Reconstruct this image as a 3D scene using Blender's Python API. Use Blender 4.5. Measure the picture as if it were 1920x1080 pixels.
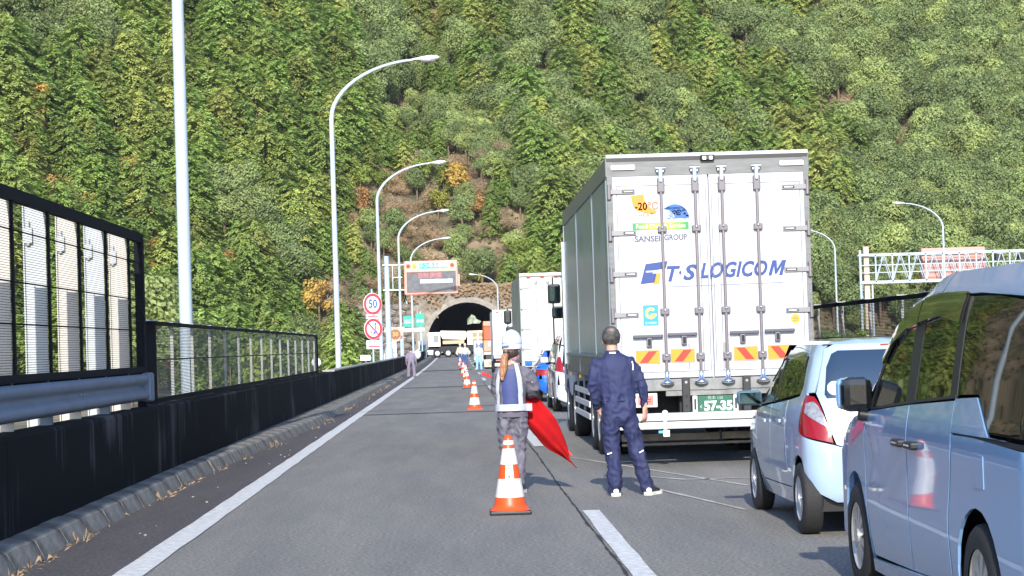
import bpy, bmesh, math, random
from math import sin, cos, tan, pi, radians, sqrt, atan2, asin
from mathutils import Vector, Matrix, Euler, noise
from mathutils.geometry import delaunay_2d_cdt

for o in list(bpy.data.objects):
    bpy.data.objects.remove(o)
SC = bpy.context.scene
COL = SC.collection

# ------------------------------------------------------------------ camera
cam = bpy.data.cameras.new('camera'); cam.lens = 71.25; cam.sensor_width = 36
cam.clip_start = 0.1; cam.clip_end = 2000
camo = bpy.data.objects.new('camera', cam); COL.objects.link(camo)
YAW, PIT, ROL = radians(1.59), radians(1.61), radians(1.8)
fw = Vector((sin(YAW)*cos(PIT), cos(YAW)*cos(PIT), sin(PIT)))
ri = Vector((cos(YAW), -sin(YAW), 0)); up = ri.cross(fw)
up2 = up*cos(ROL) + ri*sin(ROL); ri2 = ri*cos(ROL) - up*sin(ROL)
camo.matrix_world = Matrix.Translation((0, 0, 1.55)) @ Matrix((ri2, up2, -fw)).transposed().to_4x4()
SC.camera = camo

# ------------------------------------------------------------------ light
SUN_EL, SUN_AZ = 27.0, 3.5           # from behind the camera, slightly left
w = bpy.data.worlds.new('World'); SC.world = w; w.use_nodes = True
nt = w.node_tree; nt.nodes.clear()
wo = nt.nodes.new('ShaderNodeOutputWorld'); wb = nt.nodes.new('ShaderNodeBackground')
sk = nt.nodes.new('ShaderNodeTexSky'); sk.sky_type = 'NISHITA'; sk.sun_disc = False
sk.sun_elevation = radians(SUN_EL); sk.sun_rotation = radians(180 + SUN_AZ)
wb.inputs['Strength'].default_value = 0.15
tn = nt.nodes.new('ShaderNodeMix'); tn.data_type = 'RGBA'; tn.blend_type = 'MULTIPLY'; tn.inputs[0].default_value = 1; tn.inputs[7].default_value = (.84, .96, 1.2, 1)
nt.links.new(sk.outputs[0], tn.inputs[6]); nt.links.new(tn.outputs[2], wb.inputs[0]); nt.links.new(wb.outputs[0], wo.inputs[0])
sl = bpy.data.lights.new('sun', 'SUN'); sl.energy = 3.7; sl.angle = radians(0.5); sl.color = (1, 0.945, 0.85)
so = bpy.data.objects.new('sun', sl); COL.objects.link(so)
sdir = Vector((-sin(radians(SUN_AZ))*cos(radians(SUN_EL)), -cos(radians(SUN_AZ))*cos(radians(SUN_EL)), sin(radians(SUN_EL))))
so.rotation_euler = sdir.to_track_quat('Z', 'Y').to_euler(); so.location = (0, 0, 60)
SC.view_settings.view_transform = 'Standard'; SC.view_settings.look = 'None'
SC.view_settings.exposure = 0.88; SC.view_settings.gamma = 1
SC.render.engine = 'CYCLES'

# ------------------------------------------------------------------ helpers
def tag(o, label=None, cat=None, group=None, kind=None):
    if label: o['label'] = label
    if cat: o['category'] = cat
    if group: o['group'] = group
    if kind: o['kind'] = kind
    return o
def empty(name, loc=(0, 0, 0), rz=0, label=None, cat=None, group=None, kind=None):
    o = bpy.data.objects.new(name, None); COL.objects.link(o)
    o.location = loc; o.rotation_euler = (0, 0, rz)
    return tag(o, label, cat, group, kind)
def mesh_obj(name, me, mat=None, parent=None, loc=None):
    o = bpy.data.objects.new(name, me); COL.objects.link(o)
    if mat is not None and not me.materials: me.materials.append(mat)
    if parent: o.parent = parent
    if loc: o.location = loc
    return o
def copy_tree(o, parent=None):
    c = o.copy(); COL.objects.link(c)
    if parent: c.parent = parent
    for ch in list(o.children): copy_tree(ch, c)
    return c

class MB:
    def __init__(s): s.v = []; s.f = []; s.sm = []
    def add(s, vs, fs, smooth=False, M=None):
        b = len(s.v)
        s.v += [tuple(M @ Vector(v)) if M else tuple(v) for v in vs]
        s.f += [tuple(b+i for i in f) for f in fs]; s.sm += [smooth]*len(fs)
        return s
    def box(s, x0, x1, y0, y1, z0, z1, M=None, ch=0):
        if ch <= 0:
            vs = [(x, y, z) for z in (z0, z1) for y in (y0, y1) for x in (x0, x1)]
            return s.add(vs, [(0,2,3,1),(4,5,7,6),(0,1,5,4),(2,6,7,3),(0,4,6,2),(1,3,7,5)], False, M)
        bm = bmesh.new(); bmesh.ops.create_cube(bm, size=1)
        for v in bm.verts:
            v.co = Vector(((x0+x1)/2+v.co.x*(x1-x0), (y0+y1)/2+v.co.y*(y1-y0), (z0+z1)/2+v.co.z*(z1-z0)))
        bmesh.ops.bevel(bm, geom=bm.edges[:], offset=ch, segments=2, affect='EDGES', profile=0.5)
        bm.verts.ensure_lookup_table()
        s.add([v.co[:] for v in bm.verts], [[v.index for v in f.verts] for f in bm.faces], False, M)
        bm.free(); return s
    def cbox(s, c, d, M=None, ch=0):
        return s.box(c[0]-d[0]/2, c[0]+d[0]/2, c[1]-d[1]/2, c[1]+d[1]/2, c[2]-d[2]/2, c[2]+d[2]/2, M, ch)
    def tube(s, pts, rs, n=10, cap=True, smooth=True, M=None):
        pts = [Vector(p) for p in pts]
        if not hasattr(rs, '__len__'): rs = [rs]*len(pts)
        vs = []; fs = []
        ref = None
        for i, p in enumerate(pts):
            t = (pts[min(i+1, len(pts)-1)] - pts[max(i-1, 0)]).normalized()
            if ref is None:
                ref = t.orthogonal().normalized()
            ref = (ref - t*ref.dot(t)).normalized()
            bn = t.cross(ref)
            for k in range(n):
                a = 2*pi*k/n
                vs.append(p + (ref*cos(a) + bn*sin(a))*rs[i])
        for i in range(len(pts)-1):
            for k in range(n):
                a, b = i*n+k, i*n+(k+1) % n
                fs.append((a, b, b+n, a+n))
        s.add(vs, fs, smooth, M)
        if cap:
            m = len(pts)-1
            s.add(vs[:n], [tuple(range(n))[::-1]], False, M)
            s.add(vs[m*n:], [tuple(range(n))], False, M)
        return s
    def cyl(s, p0, p1, r, n=16, r1=None, smooth=True, M=None):
        return s.tube([p0, p1], [r, r if r1 is None else r1], n, True, smooth, M)
    def lathe(s, prof, n=24, M=None, smooth=True, axis='Z'):
        vs = []; fs = []
        for r, z in prof:
            for k in range(n):
                a = 2*pi*k/n
                if axis == 'Z': vs.append((r*cos(a), r*sin(a), z))
                elif axis == 'X': vs.append((z, r*cos(a), r*sin(a)))
                else: vs.append((r*sin(a), z, r*cos(a)))
        for i in range(len(prof)-1):
            for k in range(n):
                a, b = i*n+k, i*n+(k+1) % n
                fs.append((a, b, b+n, a+n))
        return s.add(vs, fs, smooth, M)
    def poly(s, pts, thick=None, M=None):
        n = len(pts)
        if thick is None: return s.add(pts, [tuple(range(n))], False, M)
        t = Vector(thick); p2 = [Vector(p)+t for p in pts]
        return s.add(list(pts)+p2, [tuple(range(n)), tuple(range(2*n-1, n-1, -1))] + [(i, i+n, (i+1) % n+n, (i+1) % n) for i in range(n)], False, M)
    def ball(s, c, r, n=14, m=8, M=None):
        if not hasattr(r, '__len__'): r = (r, r, r)
        vs = []; fs = []
        for i in range(m+1):
            th = pi*i/m
            for k in range(n):
                a = 2*pi*k/n
                vs.append((c[0]+r[0]*sin(th)*cos(a), c[1]+r[1]*sin(th)*sin(a), c[2]-r[2]*cos(th)))
        for i in range(m):
            for k in range(n):
                a, b = i*n+k, i*n+(k+1) % n
                fs.append((a, b, b+n, a+n))
        return s.add(vs, fs, True, M)
    def grid(s, fn, nu, nv, smooth=True, M=None):
        vs = [fn(i/nu, j/nv) for j in range(nv+1) for i in range(nu+1)]
        fs = [(j*(nu+1)+i, j*(nu+1)+i+1, (j+1)*(nu+1)+i+1, (j+1)*(nu+1)+i) for j in range(nv) for i in range(nu)]
        return s.add(vs, fs, smooth, M)
    def mesh(s, name='mesh', recalc=True):
        me = bpy.data.meshes.new(name); me.from_pydata(s.v, [], s.f)
        me.polygons.foreach_set('use_smooth', s.sm)
        if recalc:
            bm = bmesh.new(); bm.from_mesh(me)
            bmesh.ops.recalc_face_normals(bm, faces=bm.faces[:]); bm.to_mesh(me); bm.free()
        me.update(); return me
    def build(s, name, mat, parent=None, loc=None, recalc=True):
        return mesh_obj(name, s.mesh(name, recalc), mat, parent, loc)

# ------------------------------------------------------------------ materials
MATS = {}
def srgb(h):
    if isinstance(h, str):
        c = [int(h[i:i+2], 16)/255 for i in (0, 2, 4)]
        return tuple(x/12.92 if x <= .04045 else ((x+.055)/1.055)**2.4 for x in c)
    return h
def mat(name, col, rough=.5, metal=0, spec=.5, coat=0, var=0, vscale=5, bump=0, bscale=50, col2=None, coord='Object', stretch=None, emit=None, estr=1, objvar=0, alpha=None, detail=4):
    if name in MATS: return MATS[name]
    m = bpy.data.materials.new(name); m.use_nodes = True; nt = m.node_tree; N = nt.nodes; L = nt.links
    p = N['Principled BSDF']; col = srgb(col)
    p.inputs['Base Color'].default_value = (*col, 1); p.inputs['Roughness'].default_value = rough
    p.inputs['Metallic'].default_value = metal; p.inputs['Specular IOR Level'].default_value = spec
    p.inputs['Coat Weight'].default_value = coat; p.inputs['Coat Roughness'].default_value = .03
    if emit is not None:
        p.inputs['Emission Color'].default_value = (*srgb(emit), 1); p.inputs['Emission Strength'].default_value = estr
    if alpha is not None: p.inputs['Alpha'].default_value = alpha
    if var or bump or col2:
        tc = N.new('ShaderNodeTexCoord'); src = tc.outputs[coord]
        if stretch:
            mp = N.new('ShaderNodeMapping'); mp.inputs['Scale'].default_value = stretch
            L.new(src, mp.inputs[0]); src = mp.outputs[0]
    if var or col2:
        nz = N.new('ShaderNodeTexNoise'); nz.inputs['Scale'].default_value = vscale; nz.inputs['Detail'].default_value = detail
        nz.inputs['Roughness'].default_value = .65
        L.new(src, nz.inputs[0])
        rp = N.new('ShaderNodeValToRGB'); L.new(nz.outputs[0], rp.inputs[0])
        c2 = srgb(col2) if col2 else tuple(max(0, c*(1-var)) for c in col)
        c1 = col if col2 else tuple(min(1, c*(1+var*.6)) for c in col)
        rp.color_ramp.elements[0].position = .36; rp.color_ramp.elements[1].position = .64
        rp.color_ramp.elements[0].color = (*c2, 1); rp.color_ramp.elements[1].color = (*c1, 1)
        L.new(rp.outputs[0], p.inputs['Base Color'])
    if bump:
        nb = N.new('ShaderNodeTexNoise'); nb.inputs['Scale'].default_value = bscale; nb.inputs['Detail'].default_value = 3
        L.new(src, nb.inputs[0]); bp = N.new('ShaderNodeBump'); bp.inputs['Strength'].default_value = bump
        bp.inputs['Distance'].default_value = .02
        L.new(nb.outputs[0], bp.inputs['Height']); L.new(bp.outputs[0], p.inputs['Normal'])
    MATS[name] = m; return m

def leaf_mat(name, c1, c2, c3, hue=.03):
    """foliage: clump-scale noise between two greens, per-tree variation, some light through the leaf"""
    m = bpy.data.materials.new(name); m.use_nodes = True; nt = m.node_tree; N = nt.nodes; L = nt.links
    p = N['Principled BSDF']; out = N['Material Output']
    tc = N.new('ShaderNodeTexCoord'); nz = N.new('ShaderNodeTexNoise'); nz.inputs['Scale'].default_value = 1.1; nz.inputs['Detail'].default_value = 3
    L.new(tc.outputs['Object'], nz.inputs[0])
    rp = N.new('ShaderNodeValToRGB'); L.new(nz.outputs[0], rp.inputs[0]); e = rp.color_ramp.elements
    e[0].position = .34; e[1].position = .66; e[0].color = (*c1, 1); e[1].color = (*c2, 1)
    oi = N.new('ShaderNodeObjectInfo'); mx = N.new('ShaderNodeMix'); mx.data_type = 'RGBA'
    mr = N.new('ShaderNodeMapRange'); mr.inputs[1].default_value = .45; mr.inputs[2].default_value = 1.0; mr.inputs[4].default_value = .85
    L.new(oi.outputs['Random'], mr.inputs[0]); L.new(mr.outputs[0], mx.inputs[0])
    L.new(rp.outputs[0], mx.inputs[6]); mx.inputs[7].default_value = (*c3, 1)
    hs = N.new('ShaderNodeHueSaturation'); L.new(mx.outputs[2], hs.inputs['Color'])
    ml = N.new('ShaderNodeMath'); ml.operation = 'MULTIPLY'; ml.inputs[1].default_value = 7.31
    fr = N.new('ShaderNodeMath'); fr.operation = 'FRACT'; L.new(oi.outputs['Random'], ml.inputs[0]); L.new(ml.outputs[0], fr.inputs[0])
    m2 = N.new('ShaderNodeMapRange'); m2.inputs[3].default_value = .72; m2.inputs[4].default_value = 1.3
    L.new(fr.outputs[0], m2.inputs[0]); L.new(m2.outputs[0], hs.inputs['Value'])
    L.new(hs.outputs[0], p.inputs['Base Color']); p.inputs['Roughness'].default_value = .55; p.inputs['Specular IOR Level'].default_value = .25
    tr = N.new('ShaderNodeBsdfTranslucent'); L.new(hs.outputs[0], tr.inputs[0])
    ms = N.new('ShaderNodeMixShader'); ms.inputs[0].default_value = .35
    L.new(p.outputs[0], ms.inputs[1]); L.new(tr.outputs[0], ms.inputs[2]); L.new(ms.outputs[0], out.inputs[0])
    return m

FONT = None
def text(name, body, size, M, m, parent=None, extrude=.0015, shear=0, bold=0, sx=1, spacing=1, align='CENTER', fit=None):
    cu = bpy.data.curves.new(name, 'FONT'); cu.body = body; cu.size = size; cu.extrude = extrude
    cu.shear = shear; cu.offset = bold; cu.align_x = align; cu.align_y = 'CENTER'; cu.space_character = spacing
    cu.resolution_u = 3
    t = bpy.data.objects.new(name, cu); COL.objects.link(t)
    dg = bpy.context.evaluated_depsgraph_get(); me = bpy.data.meshes.new_from_object(t.evaluated_get(dg))
    bpy.data.objects.remove(t)
    if fit:
        xs = [v.co.x for v in me.vertices]; w0 = (fit[1]-fit[0])/(max(xs)-min(xs)); sx = w0; off = (fit[0]+fit[1])/2-w0*(max(xs)+min(xs))/2
        M = Matrix.Translation((off, 0, 0)) @ M
    me.transform(M @ Matrix.Diagonal((sx, 1, 1, 1)))
    me.materials.clear()
    return mesh_obj(name, me, m, parent)
def face_cam(x, y, z):   # text plane facing -Y
    return Matrix.Translation((x, y, z)) @ Matrix.Rotation(pi/2, 4, 'X')

WHITE = mat('white_paint', (.58, .59, .6), .35, var=.06, vscale=3)
BLACKP = mat('black_plastic', (.012, .013, .015), .45)
RUBBER = mat('tyre_rubber', (.016, .016, .017), .75, bump=.3, bscale=60)
STEEL = mat('galvanised_steel', (.5, .52, .54), .38, .75, var=.2, vscale=8)
GREYP = mat('grey_paint', (.3, .31, .32), .5, var=.15, vscale=4)
ALU = mat('aluminium', (.72, .73, .75), .3, .8)
CHROME = mat('chrome', (.75, .75, .77), .12, 1)
MATTBLK = mat('black_chassis', (.01, .01, .011), .7)  # flat black for chassis, underbodies, seams and slots
ORANGE = mat('orange_plastic', (.72, .075, .012), .4, spec=.4)
RED_L = mat('red_lens', (.25, .003, .004), .12, coat=.3)
AMB = mat('amber_lens', (.85, .3, .02), .2)
CLEAR = mat('clear_lens', (.38, .38, .40), .2, .3, coat=.3, col2=(.2, .19, .2), vscale=22)
GLASS = mat('dark_glass', (.003, .004, .004), .02, spec=.36)
POLE = mat('white_pole_paint', (.38, .45, .50), .4, var=.06, vscale=2)
YEL = mat('yellow_reflector', (.6, .25, .012), .4)
RED = mat('red_paint', (.62, .03, .02), .45)
BLUE = mat('blue_print', (.009, .038, .19), .4)
PRINT = mat('dark_print', (.06, .06, .1), .5)
# ------------------------------------------------------------------ ground, road
def rz(y):  # road climbs slightly to the tunnel
    return 0.45*((y-100)/155)**2 if y > 100 else 0.0
ASPH = bpy.data.materials.new('asphalt'); ASPH.use_nodes = True
def asphalt(m, base, dark, light_patch):
    nt = m.node_tree; N = nt.nodes; L = nt.links; p = N['Principled BSDF']
    tc = N.new('ShaderNodeTexCoord')
    def noi(sc, det, st=None):
        n = N.new('ShaderNodeTexNoise'); n.inputs['Scale'].default_value = sc; n.inputs['Detail'].default_value = det; n.inputs['Roughness'].default_value = .7
        if st:
            mp = N.new('ShaderNodeMapping'); mp.inputs['Scale'].default_value = st; L.new(tc.outputs['Object'], mp.inputs[0]); L.new(mp.outputs[0], n.inputs[0])
        else: L.new(tc.outputs['Object'], n.inputs[0])
        return n
    a = noi(34, 5); b = noi(1.2, 4, (1, .12, 1)); c = noi(3.5, 2)
    r1 = N.new('ShaderNodeValToRGB'); L.new(a.outputs[0], r1.inputs[0])
    r1.color_ramp.elements[0].position = .36; r1.color_ramp.elements[1].position = .66
    r1.color_ramp.elements[0].color = (*dark, 1); r1.color_ramp.elements[1].color = (*base, 1)
    r2 = N.new('ShaderNodeValToRGB'); L.new(b.outputs[0], r2.inputs[0])
    r2.color_ramp.elements[0].position = .3; r2.color_ramp.elements[1].position = .7
    r2.color_ramp.elements[0].color = (.74, .75, .77, 1); r2.color_ramp.elements[1].color = (*light_patch, 1)
    mx = N.new('ShaderNodeMix'); mx.data_type = 'RGBA'; mx.blend_type = 'MULTIPLY'; mx.inputs[0].default_value = 1
    L.new(r1.outputs[0], mx.inputs[6]); L.new(r2.outputs[0], mx.inputs[7])
    L.new(mx.outputs[2], p.inputs['Base Color']); p.inputs['Roughness'].default_value = .85; p.inputs['Specular IOR Level'].default_value = .3
    bp = N.new('ShaderNodeBump'); bp.inputs['Strength'].default_value = .55; bp.inputs['Distance'].default_value = .012
    g = noi(70, 3); L.new(g.outputs[0], bp.inputs['Height']); L.new(bp.outputs[0], p.inputs['Normal'])
asphalt(ASPH, (.30, .29, .268), (.11, .107, .10), (1.12, 1.1, 1.04))
ASPH2 = bpy.data.materials.new('shoulder_asphalt'); ASPH2.use_nodes = True
asphalt(ASPH2, (.13, .12, .118), (.042, .038, .042), (1.15, 1.12, 1.1))

def strip(name, x0, x1, z, m, ys, kind='structure', wob=0):
    b = MB(); rnd = random.Random(5)
    vs = []; fs = []
    for y in ys:
        vs += [(x0+rnd.uniform(-wob, wob), y, rz(y)+z), (x1+rnd.uniform(-wob, wob), y, rz(y)+z)]
    for i in range(len(ys)-1): fs.append((2*i, 2*i+1, 2*i+3, 2*i+2))
    b.add(vs, fs); o = b.build(name, m, recalc=False); tag(o, kind=kind); return o
YS = [-30, 0] + [10*i for i in range(1, 50)]
road = strip('road', -2.9, 5.3, 0, ASPH, YS)
# shoulder sheet sits a little above the carriageway edge
sh = strip('shoulder', -3.45, -2.5, .004, ASPH2, YS)

WLINE = mat('road_paint', (.66, .66, .64), .6, col2=(.42, .42, .40), vscale=14, coord='Object', detail=6)
def paint(name, pts, z=.008):
    b = MB(); b.add([(x, y, rz(y)+z) for x, y in pts], [tuple(range(len(pts)))]); return b.build(name, WLINE, recalc=False)
ll = strip('edge_line', -2.49, -2.27, .008, WLINE, [-10+.8*i for i in range(340)], wob=.008)
rl = strip('edge_line', 4.68, 4.84, .008, WLINE, [-10+4*i for i in range(70)], wob=.005)
k = 0
y = -9.3
while y < 252:
    b = MB(); rnd = random.Random(int(y*10))
    n = 16; vs = []
    for i in range(n+1):
        yy = y+8*i/n
        vs += [(1.105+rnd.uniform(-.006, .006), yy, rz(yy)+.008), (1.26+rnd.uniform(-.006, .006), yy, rz(yy)+.008)]
    b.add(vs, [(2*i, 2*i+1, 2*i+3, 2*i+2) for i in range(n)])
    o = b.build('lane_dash', WLINE, recalc=False); o.parent = road
    y += 20
CRACK = mat('crack_filler', (.02, .019, .018), .8)
# joint beside the lane dashes and expansion joint
rnd = random.Random(3)
b = MB(); vs = []; xx = 1.06
for i in range(400):
    yy = 8+i*.2; xx += rnd.uniform(-.006, .006)+(1.06-xx)*.08; wd = rnd.uniform(.004, .016)
    vs += [(xx-wd, yy, .005), (xx+wd, yy, .005)]
b.add(vs, [(2*i, 2*i+1, 2*i+3, 2*i+2) for i in range(399)]); o = b.build('pavement_joint', CRACK, recalc=False); o.parent = road
b = MB(); b.add([(-2.9, 47.85, .005), (5.3, 47.85, .005), (5.3, 48.2, .005), (-2.9, 48.2, .005)], [(0, 1, 2, 3)]); o = b.build('expansion_joint', CRACK, recalc=False); o.parent = road
b = MB(); b.add([(-2.9, 78, .005), (5.3, 78, .005), (5.3, 79.5, .005), (-2.9, 79.5, .005)], [(0, 1, 2, 3)]); o = b.build('patched_asphalt', ASPH2, recalc=False); o.parent = road
# worn curved marks in the right lane
WORN = mat('worn_mark', (.46, .44, .40), .8, col2=(.30, .285, .26), vscale=9)
def curve_mark(pts, wd):
    b = MB(); vs = []
    for i, (x, y) in enumerate(pts):
        j = min(i+1, len(pts)-1); q = max(i-1, 0)
        t = Vector((pts[j][0]-pts[q][0], pts[j][1]-pts[q][1], 0)).normalized(); n = Vector((-t.y, t.x, 0))*wd*rnd.uniform(.5, 1.2)
        vs += [(x-n.x, y-n.y, .0055), (x+n.x, y+n.y, .0055)]
    b.add(vs, [(2*i, 2*i+1, 2*i+3, 2*i+2) for i in range(len(pts)-1)]); o = b.build('worn_mark', WORN, recalc=False); o.parent = road
curve_mark([(2.05+.06*i+.0*i*i, 23.2-.10*i-.002*i*i) for i in range(8)] + [(2.53+.25*i, 22.4-.01*i) for i in range(9)], .045)
curve_mark([(2.0+.05*i, 21.3-.28*i) for i in range(12)], .03)
curve_mark([(1.5+.1*i, 27.5-.42*i) for i in range(16)], .04)

# ------------------------------------------------------------------ kerb
KERB = mat('kerb_concrete', (.24, .23, .20), .9, col2=(.06, .058, .052), vscale=2.2, bump=.5, bscale=30, coord='Object', detail=8)
CONC = mat('old_concrete', (.36, .34, .3), .9, col2=(.2, .185, .16), vscale=2.5, bump=.3, bscale=20)
kerb = empty('kerb', (0, 0, 0), kind='structure')
kprof = [(-3.56, -.1), (-3.56, .17), (-3.40, .165), (-3.345, .14), (-3.27, .0), (-3.27, -.1)]
kms = []
for v in range(4):
    rnd = random.Random(v); b = MB(); L_ = .985
    vs = []; ny = 4
    for i in range(ny+1):
        for (px, pz) in kprof:
            ex = .003 if i in (0, ny) else 0
            vs.append((px+3.4+rnd.uniform(-.004, .004)-(ex if px > -3.5 else 0), i*L_/ny, pz+rnd.uniform(-.003, .003)-(ex if pz > .1 else 0)))
    n = len(kprof); fs = [(i*n+k, i*n+k+1, (i+1)*n+k+1, (i+1)*n+k) for i in range(ny) for k in range(n-1)]
    fs += [tuple(range(n)), tuple(range(ny*n, ny*n+n))]
    b.add(vs, fs, False); me = b.mesh('kerb_block'); me.materials.append(KERB); kms.append(me)
rnd = random.Random(8)
for i in range(96):
    y = 7+i*1.0
    x = -3.4+.0*y
    if y > 26: x += .35*min(1, (y-26)/16)
    o = mesh_obj('kerb_block', kms[i % 4], None, kerb, (x+rnd.uniform(-.004, .004), y, rnd.uniform(-.003, .003)))
    o.rotation_euler = (0, rnd.uniform(-.008, .008), -.02 if 26 < y < 42 else 0)
b = MB(); vs = []
ysf = [103+8*i for i in range(20)]
for y in ysf: vs += [(-3.2, y, rz(y)+.17), (-3.0, y, rz(y)+.15), (-2.92, y, rz(y)-.02)]
b.add(vs, [(3*i+k, 3*i+k+1, 3*i+k+4, 3*i+k+3) for i in range(19) for k in range(2)]); b.build('kerb_far', KERB, kerb, recalc=False)
b = MB()
b.add([(-3.5, -30, .1), (-3.0, -30, .1), (-3.0, 26, .1), (-3.0, 42, .1), (-3.5, 42, .1)], []) 
# concrete strip between kerb and wall where the kerb steps out
vs = []; 
for y in [26, 42] + ysf[:]:
    off = 0 if y == 26 else .36
    vs += [(-3.6, y, rz(y)+.155), (-3.53+off, y, rz(y)+.155)]
b = MB(); b.add(vs, [(2*i, 2*i+1, 2*i+3, 2*i+2) for i in range(len(vs)//2-1)]); o = b.build('kerb_strip', KERB, recalc=False); o.parent = kerb

# dry grass and leaf litter along the kerb foot
DRY = mat('dry_grass', (.30, .215, .13), .8, col2=(.18, .12, .075), vscale=9)
b = MB(); rnd = random.Random(21)
for i in range(1250):
    y = 11+rnd.random()**1.3*95
    if noise.noise((y*.55, 3.1, 0)) < .02 and rnd.random() < .93: continue
    off = .35*min(1, max(0, (y-26)/16))
    x = -3.26+off+abs(rnd.gauss(0, .05)); a = rnd.uniform(0, 6.28)
    l = rnd.uniform(.02, .08); h = rnd.uniform(.005, .04) if rnd.random() < .88 else rnd.uniform(.05, .12)
    dx, dy = cos(a)*l, sin(a)*l; wx, wy = -sin(a)*.005, cos(a)*.005
    b.add([(x-wx, y-wy, .006), (x+wx, y+wy, .006), (x+dx*.6+wx, y+dy*.6+wy, h), (x+dx, y+dy, h*.7)], [(0, 1, 2, 3)])
tag(b.build('dry_grass', DRY, recalc=False), 'dry straw coloured grass and leaf litter in the kerb gutter', 'grass', kind='stuff')
b = MB()
for i in range(30):
    y = rnd.uniform(11, 60); x = rnd.uniform(-3.1, -2.55); r = rnd.uniform(.008, .02)
    b.ball((x, y, r*.6+.003), (r, r, r*.6), 5, 3)
tag(b.build('grit', CONC), 'small pale stones scattered on the dark shoulder', 'gravel', kind='stuff')
b = MB(); b.box(-3.2, -2.98, 12.6, 13.05, .004, .03, Matrix.Translation((-3.1, 12.8, 0)) @ Matrix.Rotation(.35, 4, 'Z') @ Matrix.Translation((3.1, -12.8, 0)), .006)
tag(b.build('flat_stone_slab', mat('slab_stone', (.2, .16, .15), .9, var=.3, vscale=12)), 'flat brown slab lying by the kerb in the bottom left corner', 'slab')

# ------------------------------------------------------------------ parapet walls
m = bpy.data.materials.new('near_black_concrete'); m.use_nodes = True; nt = m.node_tree; N = nt.nodes; L = nt.links; p = N['Principled BSDF']
tc = N.new('ShaderNodeTexCoord'); mp = N.new('ShaderNodeMapping'); mp.inputs['Scale'].default_value = (1, 1.9, .10); L.new(tc.outputs['Object'], mp.inputs[0])
n1 = N.new('ShaderNodeTexNoise'); n1.inputs['Scale'].default_value = 2.4; n1.inputs['Detail'].default_value = 6; n1.inputs['Roughness'].default_value = .75; L.new(mp.outputs[0], n1.inputs[0])
n2 = N.new('ShaderNodeTexNoise'); n2.inputs['Scale'].default_value = .7; n2.inputs['Detail'].default_value = 2; L.new(tc.outputs['Object'], n2.inputs[0])
mm = N.new('ShaderNodeMath'); mm.operation = 'MULTIPLY'; L.new(n1.outputs[0], mm.inputs[0]); L.new(n2.outputs[0], mm.inputs[1])
rp = N.new('ShaderNodeValToRGB'); L.new(mm.outputs[0], rp.inputs[0]); e = rp.color_ramp.elements
e[0].position = .29; e[1].position = .5; e[0].color = (.0035, .004, .005, 1); e[1].color = (.15, .145, .14, 1); p.inputs['Specular IOR Level'].default_value = .15
L.new(rp.outputs[0], p.inputs['Base Color']); p.inputs['Roughness'].default_value = .9
bp = N.new('ShaderNodeBump'); bp.inputs['Strength'].default_value = .3; n3 = N.new('ShaderNodeTexNoise'); n3.inputs['Scale'].default_value = 25; L.new(tc.outputs['Object'], n3.inputs[0]); L.new(n3.outputs[0], bp.inputs['Height']); L.new(bp.outputs[0], p.inputs['Normal'])
BLKCONC = m  # near-black concrete with paler vertical streaks
def parapet(xf, xb, y0, y1, z1, name, label):
    root = empty(name, (0, 0, 0), label=label, cat='wall')
    ys = []; y = y0
    while y < y1-.1: ys.append(y); y += 10
    ys.append(y1)
    cx = .02 if xf > xb else -.02
    for a, c in zip(ys[:-1], ys[1:]):
        b = MB(); r0, r1 = rz(a), rz(c)
        prof = [(xf, -.6), (xf, z1-.03), (xf-cx, z1), (xb+cx, z1), (xb, z1-.03), (xb, -.6)]
        vs = [(x, a+.006, z+r0) for x, z in prof] + [(x, c-.006, z+r1) for x, z in prof]; n = 6
        b.add(vs, [(k, k+1, k+1+n, k+n) for k in range(n-1)] + [tuple(range(n)), tuple(range(n, 2*n))])
        b.build('wall_panel', BLKCONC, root)
    return root
wl = parapet(-3.55, -3.85, -14, 245, .955, 'parapet_wall', 'low near-black concrete parapet along the left kerb with pale drip streaks')
wr = parapet(5.6, 5.9, -14, 250, .955, 'parapet_wall', 'low dark concrete parapet on the right side behind the queue of vehicles')
GAL = mat('pale_capping', (.55, .5, .38), .7, var=.2, vscale=6)
b = MB()
for y0 in range(58, 245, 10): b.box(-3.87, -3.53, y0+.01, y0+9.99, .957+rz(y0+5), 1.0+rz(y0+5))
b.build('coping', CONC, wl)
b = MB(); b.box(5.3, 5.6, -30, 255, -.05, .15); o = b.build('kerb_right', KERB); o.parent = kerb

# ------------------------------------------------------------------ mesh screens
WIRE = mat('dark_mesh_wire', (.006, .007, .009), .8, spec=.1)
FRAME = mat('dark_fence_frame', (.006, .007, .010), .7, spec=.1)
FIN = mat('white_fence_post_paint', (.40, .43, .45), .5, var=.08, vscale=5)
FINR = mat('rust_stained_post_paint', (.46, .45, .42), .6, col2=(.46, .425, .385), vscale=1.6, detail=2)
def mesh_panel(y0, y1, z0, z1, x, pit, wd):
    b = MB(); y = y0
    n = int((z1-z0)/pit)
    for i in range(n+1):
        z = z0+i*pit; b.add([(x, y0, z), (x, y1, z), (x, y1, z+wd), (x, y0, z+wd), (x-.006, y0, z+wd), (x-.006, y1, z+wd)], [(0, 1, 2, 3), (3, 2, 5, 4)])
    n = int((y1-y0)/(pit*2.2))
    for i in range(n+1):
        y = y0+i*pit*2.2; b.add([(x+.002, y, z0), (x+.002, y+wd, z0), (x+.002, y+wd, z1), (x+.002, y, z1)], [(0, 1, 2, 3)])
    return b
fa = empty('mesh_screen_fence', (0, 0, 0), label='tall dark wire mesh screen with white posts standing above a steel guardrail on the left', cat='fence')
PY = [-10.2+1.52*i for i in range(23)]     # last at 23.24
pm = None
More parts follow.
